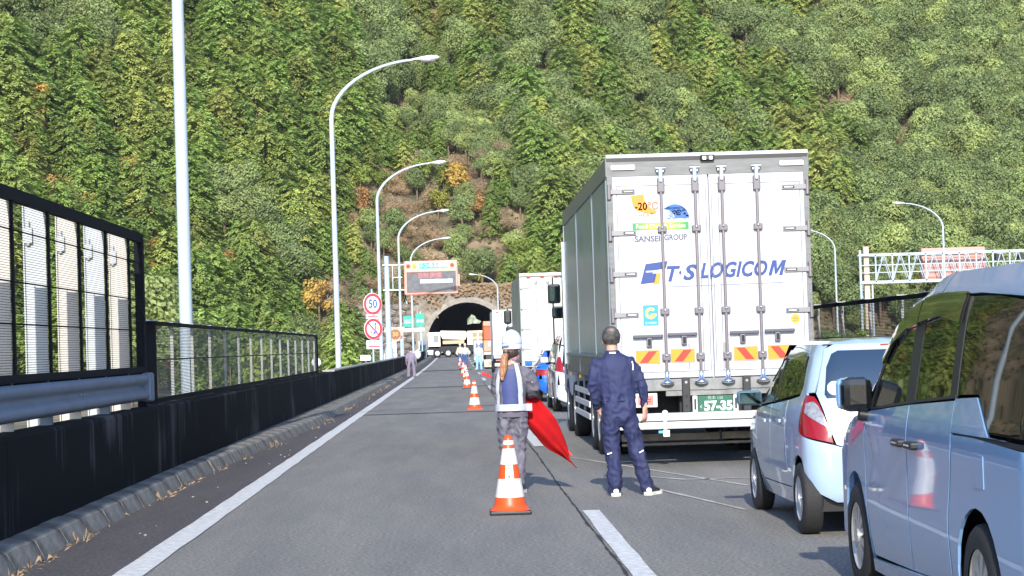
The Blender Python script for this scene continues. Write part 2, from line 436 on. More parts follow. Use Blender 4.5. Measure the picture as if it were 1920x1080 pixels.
for i, y in enumerate(PY):
    b = MB(); b.box(-3.945, -3.745, y-.006, y+.006, .5, 2.98); b.box(-3.947, -3.935, y-.04, y+.04, .5, 2.98)
    fo = b.build('post', FINR if i % 2 == 0 else FIN, fa)
    b = MB(); b.box(-3.735, -3.712, y-.028, y+.028, 1.40, 2.99); b.build('panel_stile', FRAME, fo)
    b = MB(); b.box(-3.93, -3.86, y-.05, y-.008, 2.62, 2.76); b.cyl((-3.9, y-.03, 2.6), (-3.9, y-.03, 2.82), .018, 8); b.build('clamp', FIN, fo)
    if y > 8:
        b = mesh_panel(y-1.52+.03, y-.03, 1.44, 2.9, -3.722, .022, .0042)
        o = b.build('wire_mesh', WIRE, fa, recalc=False); o['kind'] = 'stuff'
b = mesh_panel(23.27, 24.1, 1.44, 2.9, -3.722, .022, .0042); o = b.build('wire_mesh', WIRE, fa, recalc=False); o['kind'] = 'stuff'
for z, h in ((2.9, .11), (1.36, .07)):
    b = MB(); b.box(-3.765, -3.705, -12, 24.2, z, z+h); b.build('rail', FRAME, fa)
for z in (2.66, 2.22, 1.86):
    b = MB(); b.cyl((-3.742, -12, z), (-3.742, 24.1, z), .008, 6); b.build('tie_rod', FRAME, fa)
b = MB(); b.box(-3.8, -3.70, 24.12, 24.24, .95, 3.0); b.build('end_post', FRAME, fa)
# guardrail (W beam) under it
gr = empty('guardrail', (0, 0, 0), label='grey corrugated steel guardrail below the mesh screen on top of the black wall', cat='guardrail')
gm = mat('weathered_guardrail', (.13, .17, .225), .5, .1, var=.15, vscale=2, bump=.1, bscale=8)
wp = [(-3.70, 1.345), (-3.655, 1.33), (-3.625, 1.30), (-3.625, 1.27), (-3.66, 1.235), (-3.69, 1.215), (-3.69, 1.175), (-3.66, 1.155), (-3.625, 1.12), (-3.625, 1.085), (-3.655, 1.055), (-3.70, 1.035)]
for i in range(9):
    y0 = -13+4.1*i; y1 = min(y0+4.2, 23.95); off = .006 if i % 2 else 0; b = MB()
    ny = 2; vs = [(x+off, y0+(y1-y0)*j/ny, z) for j in range(ny+1) for x, z in wp]; n = len(wp)
    b.add(vs, [(j*n+k, j*n+k+1, (j+1)*n+k+1, (j+1)*n+k) for j in range(ny) for k in range(n-1)], True)
    o = b.build('rail_beam', gm, gr, recalc=False)
    for dy in (.1, .22):
        b = MB(); b.ball((-3.685+off, y0+dy, 1.195), .014, 6, 4); b.build('bolt', STEEL, o)
b = MB(); vs = [(x, 23.95+.28*sin(t), z) for t in (0, .5, 1) for x, z in wp]
b.box(-3.72, -3.60, 23.9, 24.15, 1.02, 1.36, ch=.03); b.build('end_cap', gm, gr)
for i in range(12):
    b = MB(); b.box(-3.80, -3.705, -12+3.05*i, -11.88+3.05*i, .955, 1.3); b.build('rail_post', gm, gr)
b = MB(); b.box(-3.83, -3.76, -13, 24, 1.05, 1.36); b.build('backing_board', FRAME, fa)

fb = empty('mesh_screen_fence', (0, 0, 0), label='lower dark mesh fence with thin posts in front of the nearest lamp pole', cat='fence')
WIRE2 = mat('grey_mesh_wire', (.11, .12, .11), .6, spec=.3)
FIN2 = mat('grey_white_post', (.42, .43, .41), .5, var=.1, vscale=4)
def low_fence(root, xp, y0, n, sgn, zt):
    for i in range(n):
        y = y0+2.05*i
        b = MB(); b.box(xp-.06 if sgn > 0 else xp+.02, xp-.02 if sgn > 0 else xp+.06, y-.02, y+.02, .96, zt-.04)
        f = b.build('post', FIN2, root)
        b = MB(); b.box(xp-.10, xp+.03, y-.35, y+.4, zt+.002, zt+.012); b.build('cap_strip', FIN, f)
        if i < n-1:
            bb = mesh_panel(y+.03, y+2.02, 1.03, zt-.05, xp+.03*sgn, .02, .009)
            o = bb.build('wire_mesh', WIRE2, root, recalc=False); o['kind'] = 'stuff'
            b = MB(); b.box(xp+.012*sgn-.012, xp+.012*sgn+.012, y+.03, y+2.02, 1.5, 1.515); b.build('middle_bar', FRAME, root)
    yl = y0+2.05*(n-1)
    b = MB(); b.box(xp-.03+.03*sgn, xp+.03+.03*sgn, y0, yl, zt-.05, zt); b.build('rail', FRAME, root)
    b = MB(); b.box(xp-.03+.03*sgn, xp+.03+.03*sgn, y0, yl, .975, 1.03); b.build('rail', FRAME, root)
    b = MB(); b.box(xp-.06, xp+.06, y0-.06, y0-.026, .96, zt); b.box(xp-.06, xp+.06, yl+.026, yl+.06, .96, zt); b.build('end_post', FRAME, root)
low_fence(fb, -3.75, 25.0, 15, 1, 1.98)
fr = empty('mesh_screen_fence', (0, 0, 0), label='dark mesh fence with white posts on the right side seen past the truck', cat='fence')
low_fence(fr, 5.78, 12.0, 24, -1, 2.03)

# ------------------------------------------------------------------ ground beyond, hill
def hill(x, y):
    y0 = 257
    if x < -8: y0 = 257 - min(75, (-8-x)*1.05)
    if x > 12: y0 = 257 + min(22, (x-12)*.7)
    h = (y-y0)*.70
    if h < 0: return -.35 - min(2.5, max(0, abs(x)-6)*.06) * (1 if x < 0 else 1)
    n = noise.noise((x*.02, y*.02, 0))*9 + noise.noise((x*.06+5, y*.06, 3))*2.5
    return h + n*min(1, h/15) + (-.35 if h < 1 else 0)
m = bpy.data.materials.new('hillside_soil'); m.use_nodes = True; nt = m.node_tree; N = nt.nodes; L = nt.links; p = N['Principled BSDF']
tc = N.new('ShaderNodeTexCoord'); n1 = N.new('ShaderNodeTexNoise'); n1.inputs['Scale'].default_value = .25; n1.inputs['Detail'].default_value = 8; L.new(tc.outputs['Object'], n1.inputs[0])
rp = N.new('ShaderNodeValToRGB'); L.new(n1.outputs[0], rp.inputs[0]); e = rp.color_ramp.elements
e[0].position = .35; e[1].position = .65; e[0].color = (.06, .06, .03, 1); e[1].color = (.24, .18, .11, 1)
L.new(rp.outputs[0], p.inputs['Base Color']); p.inputs['Roughness'].default_value = .95
SOIL = m
PORT = 255.0
nx, ny = 150, 150
GX = [-260+560*i/nx for i in range(nx+1)]; GY = [-60+316*i/60 for i in range(61)] + [256.02+4*j for j in range(90)]
vs = []; hi = []
for y in GY:
    for x in GX:
        z = hill(x, y); fl = 0
        if -7.5 < x < 10.5:
            if y > 255.9: z = max(z, 8.6); fl = 1
            else: z = -.35
        vs.append((x, y, z)); hi.append(fl if y > 255.9 else (2 if -7.5 < x < 10.5 else 0))
fs = []
n = nx+1
for j in range(len(GY)-1):
    for i in range(nx):
        q = (j*n+i, j*n+i+1, (j+1)*n+i+1, (j+1)*n+i); hs = {hi[k] for k in q}
        if 1 in hs and 2 in hs: continue
        fs.append(q)
b = MB(); b.add(vs, fs, True); g = b.build('ground', SOIL, recalc=False); tag(g, kind='structure')
# ------------------------------------------------------------------ tunnel portal
ptl = empty('tunnel_portal', (1.3, 255, .44), label='pale concrete tunnel mouth at the foot of the wooded hill', cat='tunnel')
PC = mat('portal_concrete', (.29, .25, .20), .9, col2=(.13, .105, .08), vscale=.9, bump=.3, bscale=4, detail=8)
PCL = mat('portal_lining', (.26, .235, .20), .85, var=.25, vscale=1.4)
DARKC = mat('tunnel_inside', (.03, .03, .03), .9)
def arch(r, zc, n=20): return [(-r*cos(pi*i/n), zc+r*sin(pi*i/n)) for i in range(n+1)]
def ring_wall(b, inner, outer, y0, y1):
    n = len(inner)
    vs = [(x, y0, z) for x, z in inner]+[(x, y0, z) for x, z in outer]+[(x, y1, z) for x, z in inner]+[(x, y1, z) for x, z in outer]
    fs = []
    for i in range(n-1): fs += [(i, i+1, n+i+1, n+i), (i, 2*n+i, 2*n+i+1, i+1), (n+i, n+i+1, 3*n+i+1, 3*n+i)]
    b.add(vs, fs)
inn = [(-5.1, -.5)] + arch(5.1, 1.55) + [(5.1, -.5)]
outr = [(-5.75, -.5)] + arch(5.75, 1.55) + [(5.75, -.5)]
b = MB(); ring_wall(b, inn, outr, -.25, .3); b.build('arch_lining', PCL, ptl)
def sq(p):   # project outwards on the rectangular face of the headwall
    x, z = p; cx, cz = 0, 2.0; dx, dz = x-cx, z-cz; X0, X1, Z1 = -7.4, 8.8, 8.6
    s = 1e9
    if dx > 1e-6: s = min(s, (X1-cx)/dx)
    if dx < -1e-6: s = min(s, (X0-cx)/dx)
    if dz > 1e-6: s = min(s, (Z1-cz)/dz)
    if z < 2: return (X0 if x < 0 else X1, z)
    return (cx+dx*s, cz+dz*s)
b = MB(); ring_wall(b, outr, [sq(p) for p in outr], 0, 1.2); b.build('headwall', PC, ptl)
b = MB(); b.box(-7.5, 8.9, -.15, 1.3, 8.6, 8.85); b.build('coping', PCL, ptl)
for xx in (-6.2, -2.2, 4.4, 7.6):
    b = MB(); z0 = 8.58; zb = 7.6 if abs(xx) < 5 else -.3
    b.box(xx-.12, xx+.12, -.1, -.002, zb, z0); b.build('pilaster_strip', PCL, ptl)
b = MB(); n = len(inn); vs = [(x, y, z) for y in (.3, 90) for x, z in inn]
b.add(vs, [(i, i+1, n+i+1, n+i) for i in range(n-1)] + [tuple(range(n, 2*n))]); b.build('bore', DARKC, ptl)
PALEG = mat('pale_green_patch', (.28, .34, .24), .6, var=.5, vscale=2)  # made-up crumpled sheet, added to stand for an unidentified bright patch
b = MB(); b.add([(.3, 12.5, 3.9), (.35, 12.2, 4.6), (.9, 12.3, 5.2), (1.3, 12.4, 5.0), (1.5, 12.4, 4.6), (2.1, 12.3, 4.3), (1.9, 12.2, 4.0), (1.0, 12.3, 4.05)], [(0, 1, 2, 7), (2, 3, 4, 7), (4, 5, 6, 7)])
o = b.build('bright_patch_sheet', PALEG); o.location = (1.0, 245, .4); tag(o, 'made up pale green sheet standing for a bright patch in the tunnel mouth', 'sheet')

# retaining stone facing left of the portal
st = empty('stone_revetment', (-9, 254, 0), label='rough grey stone facing beside the left edge of the tunnel mouth', cat='stone wall')
b = MB(); b.box(-3.5, 3.0, .2, 2.5, -.5, 7); b.build('backing', CONC, st)
rock = []
for v in range(5):
    rnd = random.Random(v); b = MB(); b.ball((0, 0, 0), (.68, .3, .45), 6, 4)
    b.v = [(x*rnd.uniform(.8, 1.15), y*rnd.uniform(.8, 1.2), z*rnd.uniform(.8, 1.15)) for x, y, z in b.v]; me = b.mesh('stone'); me.materials.append(mat('dark_stone', (.16, .135, .11), .95, var=.5, vscale=1.5)); me.polygons.foreach_set('use_smooth', [False]*len(me.polygons)); rock.append(me)
rnd = random.Random(2)
for i in range(6):
    for j in range(9):
        o = mesh_obj('stone', rock[(i*3+j) % 5], None, st, (-3.2+1.15*i+(.5 if j % 2 else 0), .1, .2+.82*j)); o.rotation_euler = (0, rnd.uniform(-.3, .3), 0)

# ------------------------------------------------------------------ trees
def spray(b, p, d, up_, L_, W, droop, rnd, segs=2):
    """one drooping frond: a tapering bent strip"""
    side = d.cross(Vector((0, 0, 1)));
    if side.length < .1: side = Vector((1, 0, 0))
    side.normalize(); side = (side + Vector((0, 0, rnd.uniform(-.5, .5)))).normalized()
    vs = []; q = p.copy(); dd = d.copy()
    for i in range(segs+1):
        t = i/segs; ww = W*(.45+1.1*t*(1-t)*2)*(1 if i < segs else .25)
        vs += [q-side*ww, q+side*ww]
        dd = (dd + Vector((0, 0, -droop))).normalized(); q = q + dd*L_/segs
    b.add(vs, [(2*i, 2*i+1, 2*i+3, 2*i+2) for i in range(segs)])
def conifer_mesh(seed, H=10, R=2.4, n=620):
    rnd = random.Random(seed); b = MB()
    # layered boughs: each bough is a shelf of sprays
    nb = 56
    for k in range(nb):
        t = (k+.5)/nb; z = H*(.12+.88*t); a = k*2.4+rnd.uniform(-.4, .4)
        r = R*(1-t)**.38*rnd.uniform(.75, 1.12)+.22
        dr = Vector((cos(a), sin(a), 0))
        m_ = int(14+r*21)
        for i in range(m_):
            s = .25+.8*rnd.random(); s = min(s, 1.05)
            lat = rnd.gauss(0, .30)*r*s*.75
            p = dr*(r*s) + Vector((-dr.y, dr.x, 0))*lat + Vector((0, 0, z - .22*r*s*s + rnd.gauss(0, .10) + (1-s)*.25*r))
            d = (dr + Vector((-dr.y, dr.x, 0))*lat*.9 + Vector((rnd.uniform(-.3, .3), rnd.uniform(-.3, .3), rnd.uniform(-.1, .35)))).normalized()
            spray(b, p, d, None, rnd.uniform(.3, .6), rnd.uniform(.07, .15), .36, rnd)
    return b.mesh('crown', False)
def broad_mesh(seed, H=9, R=3.0, nl=20, per=210, ls=.15):
    rnd = random.Random(seed); b = MB()
    for k in range(nl):
        a = rnd.uniform(0, 6.28); rr = R*.62*sqrt(rnd.random()); z = H*(.48+.36*rnd.random())
        c = Vector((cos(a)*rr, sin(a)*rr, z - .12*rr)); cr = rnd.uniform(.95, 1.6)*R/3
        for i in range(per):
            v = Vector((rnd.gauss(0, 1), rnd.gauss(0, 1), rnd.gauss(0, 1)+.35)).normalized()
            p = c + v*cr*rnd.uniform(.78, 1.06); p.z = c.z + (p.z-c.z)*.8
            nrm = (v+Vector((rnd.uniform(-.8, .8), rnd.uniform(-.8, .8), rnd.uniform(-.3, .8)))).normalized()
            u = nrm.orthogonal().normalized(); w_ = nrm.cross(u); s = ls*rnd.uniform(.7, 1.5)
            b.add([p-u*s, p-w_*s*.6, p+u*s, p+w_*s*.6], [(0, 1, 2, 3)])
    return b.mesh('crown', False)
def twig_mesh(seed, H=7, R=2.2):
    rnd = random.Random(seed); b = MB()
    def br(p, d, l, r, dep):
        q = p+d*l; b.tube([p, q], [r, r*.6], 4, False)
        if dep == 0:
            for i in range(12):
                v = Vector((rnd.gauss(0, 1), rnd.gauss(0, 1), rnd.gauss(0, 1))).normalized(); pp = q+v*rnd.uniform(.1, .8)
                u = v.orthogonal().normalized()*.085; w_ = v.cross(u).normalized()*.06
                b.add([pp-u, pp-w_, pp+u, pp+w_], [(0, 1, 2, 3)])
            return
        for i in range(4):
            dd = (d+Vector((rnd.uniform(-1.1, 1.1), rnd.uniform(-1.1, 1.1), rnd.uniform(-.5, .7)))).normalized(); br(p+d*l*rnd.uniform(.15, 1), dd, l*rnd.uniform(.6, .8), r*.55, dep-1)
    br(Vector((0, 0, H*.05)), Vector((0, 0, 1)), H*.27, .08, 4)
    return b.mesh('crown', False)
def trunk_mesh(H, r, top):
    b = MB(); pts = [(0, 0, -1.2), (.03, .02, H*.3), (-.04, .03, H*.6), (0, 0, H*top)]
    b.tube(pts, [r*1.2, r, r*.7, r*.15], 7)
    for k in range(5):
        a = k*1.9; z = H*(.35+.1*k); b.tube([(0, 0, z), (cos(a)*H*.1, sin(a)*H*.1, z+H*.07)], [r*.3, r*.1], 5)
    return b.mesh('trunk')
BARK = mat('bark', (.16, .11, .075), .9, var=.4, vscale=3)
LM = {
 'con': leaf_mat('cypress_foliage', (.17, .27, .06), (.37, .48, .13), (.47, .48, .14)),
 'drk': leaf_mat('evergreen_oak_foliage', (.12, .17, .055), (.29, .36, .14), (.36, .42, .14)),
 'yel': leaf_mat('yellow_green_foliage', (.18, .25, .045), (.33, .40, .08), (.42, .36, .08)),
 'org': leaf_mat('autumn_foliage', (.33, .2, .05), (.5, .36, .08), (.36, .17, .09)),
 'brn': leaf_mat('withered_foliage', (.30, .225, .12), (.50, .39, .25), (.44, .30, .18)),
}
VAR = {
 'con': [conifer_mesh(s, 9.0, 2.5+.3*(s % 3)) for s in range(5)],
 'drk': [broad_mesh(20+s) for s in range(4)],
 'yel': [broad_mesh(40+s, 8, 2.6, 13, 120, .2) for s in range(2)],
 'org': [broad_mesh(50+s, 7, 2.2, 11, 100, .17) for s in range(2)],
 'brn': [twig_mesh(60+s) for s in range(3)],
}
for k_, l_ in VAR.items():
    for me in l_: me.materials.append(LM[k_])
TR = {'con': trunk_mesh(10, .13, .6), 'drk': trunk_mesh(9, .22, .8), 'yel': trunk_mesh(8, .15, .8), 'org': trunk_mesh(7, .12, .8), 'brn': trunk_mesh(7, .09, .5)}
for me in TR.values(): me.materials.append(BARK)

def to_px(v):
    d = v - Vector((0, 0, 1.55)); z = d.dot(fw)
    if z < 1: return (-999, -999)
    return (960 + 3800*d.dot(ri2)/z, 540 - 3800*d.dot(up2)/z)
def kind_at(x, y, rnd):
    """which species grows here, by place on the hillside (metres)"""
    u = (x-1.3); up_ = y-257
    n = noise.noise((x*.045+3, y*.06, 7)); n2 = noise.noise((x*.11, y*.13+9, 2))
    if abs(u+2+up_*.1) < 15-.30*up_+5*n2 and up_ < 36:
        r = rnd.random()
        if u > 6 and up_ < 14 and r < .5: return 'yel'
        return 'brn' if r < .52 else ('org' if r < .57 else ('drk' if r < .82 else ('yel' if r < .88 else 'con')))
    if x > 56-.1*up_ and n > -.35: return 'drk' if rnd.random() < .9 else 'brn'
    if x > 18 and up_ < 30 and n > -.1: return 'drk'
    if u > -4 and u < 38 and up_ > 18 and n2 > .02: return 'drk' if rnd.random() < .86 else 'brn'
    if n > .22: return 'drk'
    if x < -12 and up_ < -2 and rnd.random() < .12: return 'org'
    if rnd.random() < .045: return 'brn'
    if rnd.random() < .03: return 'yel'
    return 'con'
rnd = random.Random(77)
cands = []
SPX = 3.0
yy = 180
row = 0
while yy < 372:
    nx_ = int(260/SPX)
    for i in range(nx_):
        x = -120+i*SPX+(SPX/2 if row % 2 else 0)+rnd.uniform(-1.2, 1.2); y = yy+rnd.uniform(-1.3, 1.3)
        h = hill(x, y)
        if h < .4: continue
        if -7.5 < x < 10.5 and y > 256: h = max(h, 8.6)
        if -8.5 < x < 11 and y < 259.5: continue
        px, py = to_px(Vector((x, y, h+6)))
        if px < -90 or px > 2010 or py < -160: continue
        k = kind_at(x, y, rnd)
        if k == 'org' and y < 262 and -6 < x < 9: k = 'brn'
        sc = rnd.uniform(.78, 1.22)
        if k == 'brn': sc *= .85
        if abs(x+2) < 18-.2*(y-257) and k in ('drk', 'yel', 'con'): sc *= .62
        if h < 3: sc *= .8
        cands.append((x, y, h-.4, k, sc, rnd.uniform(0, 6.28), rnd.randrange(100)))
        if k == 'brn':
            for e_ in range(2):
                x2 = x+rnd.uniform(-2, 2); y2 = y+rnd.uniform(-1.6, 1.6); h2 = hill(x2, y2)
                if -7.5 < x2 < 10.5:
                    if y2 < 258: continue
                    h2 = max(h2, 8.6)
                cands.append((x2, y2, h2-.6, 'brn', rnd.uniform(.35, .7), rnd.uniform(0, 6.28), rnd.randrange(100)))
    yy += 2.5; row += 1
# bushes and low trees on the left behind the wall, nearer than the hill foot
def add_near(lst):
    for (x, y, k, sc) in lst: cands.append((x, y, -1.9, k, sc, rnd.uniform(0, 6.28), rnd.randrange(100)))
nr = []
for i in range(52):
    y = rnd.uniform(95, 235); x = -6.8 - rnd.random()**1.4*24 - (y-95)*.02
    nr.append((x, y, rnd.choice(['yel', 'yel', 'drk', 'con', 'con']), rnd.uniform(.42, .75)*(1+.35*(x < -14))))
for i in range(26):
    y = rnd.uniform(110, 205); x = rnd.uniform(-48, -17)
    nr.append((x, y, rnd.choice(['drk', 'drk', 'org', 'con', 'brn']), rnd.uniform(.6, 1.0)))
for i in range(40):
    y = rnd.uniform(90, 240); x = rnd.uniform(9, 24)+ (y-90)*.07
    nr.append((x, y, rnd.choice(['drk', 'con', 'drk', 'brn']), rnd.uniform(.3, .48)))
add_near(nr)
cands.sort(key=lambda c: c[1]/c[4])
near, far = cands[:298], cands[298:]
for i in range(20):       # the wood goes on left and right of the frame (it shows in the windows and panels)
    for j in range(30):
        x = -250+9*i+rnd.uniform(-3, 3); y = 60+9.5*j+rnd.uniform(-3, 3)
        if x > -.30*y-4 and x > -120: continue
        far.append((x, y, hill(x, y)-.4, 'con' if rnd.random() < .7 else 'drk', rnd.uniform(1.1, 1.6), rnd.uniform(0, 6.28), rnd.randrange(100)))
        x = 70+9*i+rnd.uniform(-3, 3)
        if x < .34*y+4: continue
        far.append((x, y, hill(x, y)-.4, 'con' if rnd.random() < .5 else 'drk', rnd.uniform(1.1, 1.6), rnd.uniform(0, 6.28), rnd.randrange(100)))
# names for the picture's halves and species
LAB = {'con': 'light green cypress', 'drk': 'dark round evergreen', 'yel': 'yellow green tree', 'org': 'orange autumn tree', 'brn': 'withered brown shrub'}
CATS = {'con': 'cypress', 'drk': 'evergreen', 'yel': 'leafy tree', 'org': 'autumn tree', 'brn': 'bare shrub'}
NM = {'con': 'cypress_tree', 'drk': 'evergreen_tree', 'yel': 'leafy_tree', 'org': 'autumn_tree', 'brn': 'bare_shrub'}
def where(x, y, z):
    px, py = to_px(Vector((x, y, z+5)))
    cols = [(60, "at the picture's left edge"), (190, 'above the tall mesh screen'), (330, "left of the nearest lamp pole"), (430, "right of the nearest lamp pole"), (540, "between the two nearest lamp poles"), (632, "left of the second lamp pole"),
            (710, "left of the third lamp pole"), (800, 'behind the message board'), (900, 'above the tunnel mouth'), (1010, 'above the cream truck'), (1130, "beside the big truck's left edge"), (1250, "behind the big truck's left half"),
            (1380, "behind the big truck's middle"), (1510, "behind the big truck's right edge"), (1620, "between truck and gantry"), (1720, "behind the gantry's left end"), (1830, 'behind the gantry cabinet'), (9999, "at the picture's right edge")]
    a = next(t for c, t in cols if px < c)
    r = 'near the top edge' if py < 110 else ('high uphill' if py < 230 else ('halfway uphill' if py < 350 else ('low down' if py < 470 else 'at the hillfoot')))
    return r+' '+a
for (x, y, z, k, sc, a, v) in near:
    lab = ('small ' if sc < .85 else ('big ' if sc > 1.1 else ''))+LAB[k]+' '+where(x, y, z)
    grp = LAB[k]+' trees on the hillside'
    o = empty(NM[k], (x, y, z), a, lab, CATS[k], grp); o.scale = (sc, sc, sc*(.9+.2*((v*7) % 10)/10))
    ms_ = VAR[k]
    mesh_obj('crown', ms_[v % len(ms_)], None, o); mesh_obj('trunk', TR[k], None, o)

def scatter(name, pts, meshes, trk, label):
    """the rest of the wood: one object, its trees placed by geometry nodes"""
    protos = bpy.data.collections.new(name+'_kinds')
    for i, me in enumerate(meshes):
        bm = bmesh.new(); bm.from_mesh(me); n0 = len(bm.faces); bm.from_mesh(trk)
        bm.faces.ensure_lookup_table()
        for f in bm.faces[n0:]: f.material_index = 1
        m2 = bpy.data.meshes.new('wood_tree'); bm.to_mesh(m2); bm.free(); m2.materials.append(me.materials[0]); m2.materials.append(BARK)
        protos.objects.link(bpy.data.objects.new('wood_tree', m2))
    me = bpy.data.meshes.new(name); me.from_pydata([p[:3] for p in pts], [], [])
    at = me.attributes.new('sc', 'FLOAT', 'POINT'); ar = me.attributes.new('rot', 'FLOAT', 'POINT'); ai = me.attributes.new('idx', 'INT', 'POINT')
    for i, p in enumerate(pts): at.data[i].value = p[4]; ar.data[i].value = p[5]; ai.data[i].value = p[6] % len(meshes)
    o = bpy.data.objects.new(name, me); COL.objects.link(o); tag(o, label, 'wood', kind='stuff')
    ng = bpy.data.node_groups.new(name, 'GeometryNodeTree')
    ng.interface.new_socket('Geometry', in_out='INPUT', socket_type='NodeSocketGeometry'); ng.interface.new_socket('Geometry', in_out='OUTPUT', socket_type='NodeSocketGeometry')
    N = ng.nodes; L = ng.links; gi = N.new('NodeGroupInput'); go = N.new('NodeGroupOutput')
    iop = N.new('GeometryNodeInstanceOnPoints'); ci = N.new('GeometryNodeCollectionInfo'); ci.inputs['Collection'].default_value = protos
    ci.inputs['Separate Children'].default_value = True; ci.inputs['Reset Children'].default_value = True
    iop.inputs['Pick Instance'].default_value = True
    def attr(n, t):
        a = N.new('GeometryNodeInputNamedAttribute'); a.data_type = t; a.inputs[0].default_value = n; return a.outputs[0]
    cx = N.new('ShaderNodeCombineXYZ'); L.new(attr('rot', 'FLOAT'), cx.inputs[2])
    L.new(cx.outputs[0], iop.inputs['Rotation']); L.new(attr('sc', 'FLOAT'), iop.inputs['Scale']); L.new(attr('idx', 'INT'), iop.inputs['Instance Index'])
    L.new(gi.outputs[0], iop.inputs['Points']); L.new(ci.outputs[0], iop.inputs['Instance']); L.new(iop.outputs[0], go.inputs[0])
    md = o.modifiers.new('trees', 'NODES'); md.node_group = ng
WL = {'con': 'cypress plantation high up the hillside', 'drk': 'mass of dark evergreen trees high up the hillside', 'yel': 'yellow green trees scattered high on the hillside', 'org': 'autumn coloured trees scattered on the hillside', 'brn': 'withered brown trees scattered high on the hillside'}
for k in VAR:
    pts = [c for c in far if c[3] == k]
    if pts: scatter('wood', pts, VAR[k], TR[k], WL[k])
# undergrowth on the soil among the trunks
rnd = random.Random(4); b = MB()
for i in range(16000):
    x = rnd.uniform(-75, 90); y = rnd.uniform(182, 300); h = hill(x, y)
    if h < .2: continue
    if -7.5 < x < 10.5:
        if y < 257: continue
        h = max(h, 8.6)
    p = Vector((x, y, h+rnd.uniform(.1, .9))); nrm = Vector((rnd.uniform(-1, 1), rnd.uniform(-1.6, .2), rnd.uniform(.2, 1))).normalized(); u = nrm.orthogonal().normalized(); w_ = nrm.cross(u); s = rnd.uniform(.25, .6)
    b.add([p-u*s, p-w_*s, p+u*s, p+w_*s], [(0, 1, 2, 3)])
tag(b.build('undergrowth', leaf_mat('undergrowth_leaves', (.07, .08, .03), (.2, .17, .08), (.2, .16, .08)), recalc=False), 'brushy undergrowth covering the hillside between the trees', 'undergrowth', kind='stuff')
# creepers hanging over the headwall
b = MB()
for i in range(1500):
    x = rnd.uniform(-6.2, 10); t = abs(rnd.gauss(0, .9)); p = Vector((x, 254.6+rnd.uniform(-.25, .3), 9.35-t*(1.2+noise.noise((x*.6, 0, 0))*1.6))); s = rnd.uniform(.1, .26)
    if t > 2.6 or p.z < 7.9 and abs(x-1.3) < 3: continue
    nrm = Vector((rnd.uniform(-1, 1), -1, rnd.uniform(-.2, 1))).normalized(); u = nrm.orthogonal().normalized(); w_ = nrm.cross(u)
    b.add([p-u*s, p-w_*s, p+u*s, p+w_*s], [(0, 1, 2, 3)])
tag(b.build('creeper', LM['brn'], recalc=False), 'withered creeper hanging over the top of the tunnel headwall', 'creeper', kind='stuff')

# ------------------------------------------------------------------ lamp poles
LAMPH = mat('lamp_housing', (.8, .82, .82), .35)
def lamp_pole(x, y, z0, side, H, reach, label, group, rb=.105):
    root = empty('street_lamp', (x, y, z0), 0, label, 'street lamp', group)
    pts = [(0, 0, 0), (0, 0, H*.4), (0, 0, H-2.1)]
    for i in range(1, 13):
        t = i/12; a = t*pi/2*.94
        pts.append((side*(reach-.1)*(1-cos(a))**.95, 0, H-2.1+1.95*sin(a)))
    rs = [rb, rb*.9, rb*.78] + [rb*(.78-.36*i/12) for i in range(1, 13)]
    b = MB(); b.tube(pts, rs, 14); pl = b.build('pole', POLE, root)
    b = MB(); b.tube([(0, 0, 0), (0, 0, .02)], [rb*2, rb*2], 12); b.build('base_plate', POLE, root)
    b = MB(); b.box(-.06, .06, -rb-.03, -rb+.02, 1.3, 1.9, ch=.01); b.build('access_cover', POLE, root)
    ex, ez = pts[-1][0], pts[-1][2]
    b = MB(); n = 14
    prof = [(-.05, .045), (.12, .07), (.35, .13), (.6, .16), (.8, .12), (.9, .02)]
    vs = []; 
    for t, r in prof:
        for k in range(n):
            a = 2*pi*k/n; vs.append((ex+side*t, r*1.15*cos(a), ez+.02+.05*t+r*.62*sin(a)))
    fs = [(i*n+k, i*n+(k+1) % n, (i+1)*n+(k+1) % n, (i+1)*n+k) for i in range(len(prof)-1) for k in range(n)]
    b.add(vs, fs, True); lh = b.build('lamp_head', LAMPH, root)
    b = MB(); b.ball((ex+side*.5, 0, ez-.03), (.28, .13, .09), 12, 6); b.build('lens', CLEAR, lh)
    return root
labs = ['nearest lamp pole, its top out of the picture, by the left fence', 'tall curved street lamp standing right of the low mesh fence', 'curved street lamp behind the round speed limit sign', 'curved street lamp just left of the orange message board', 'curved street lamp whose lamp shows just above the message board']
for i, l in enumerate(labs):
    y = 30.1+39.3*i
    lamp_pole(-4.0 if i == 0 else -4.08, y, rz(y)-.4, 1, 12.0, 3.25, l, 'street lamps along the left wall')
lamp_pole(5.2, 252, .3, -1, 10.3, 3.0, 'small far street lamp right of the tunnel mouth', 'street lamps on the right')
lamp_pole(37.4, 154, -2, -1, 13.6, 3.3, 'street lamp standing behind the orange gantry cabinet', 'street lamps on the right')
lamp_pole(36.2, 192, -2, -1, 13.8, 3.3, 'street lamp seen just right of the big truck', 'street lamps on the right')
b = MB(); b.cyl((-4.05, 226, 0), (-4.05, 226, 5.6), .09, 10); p6 = b.build('sign_pole', POLE); tag(p6, 'thin white pole below the message board, nearest the tunnel', 'pole')

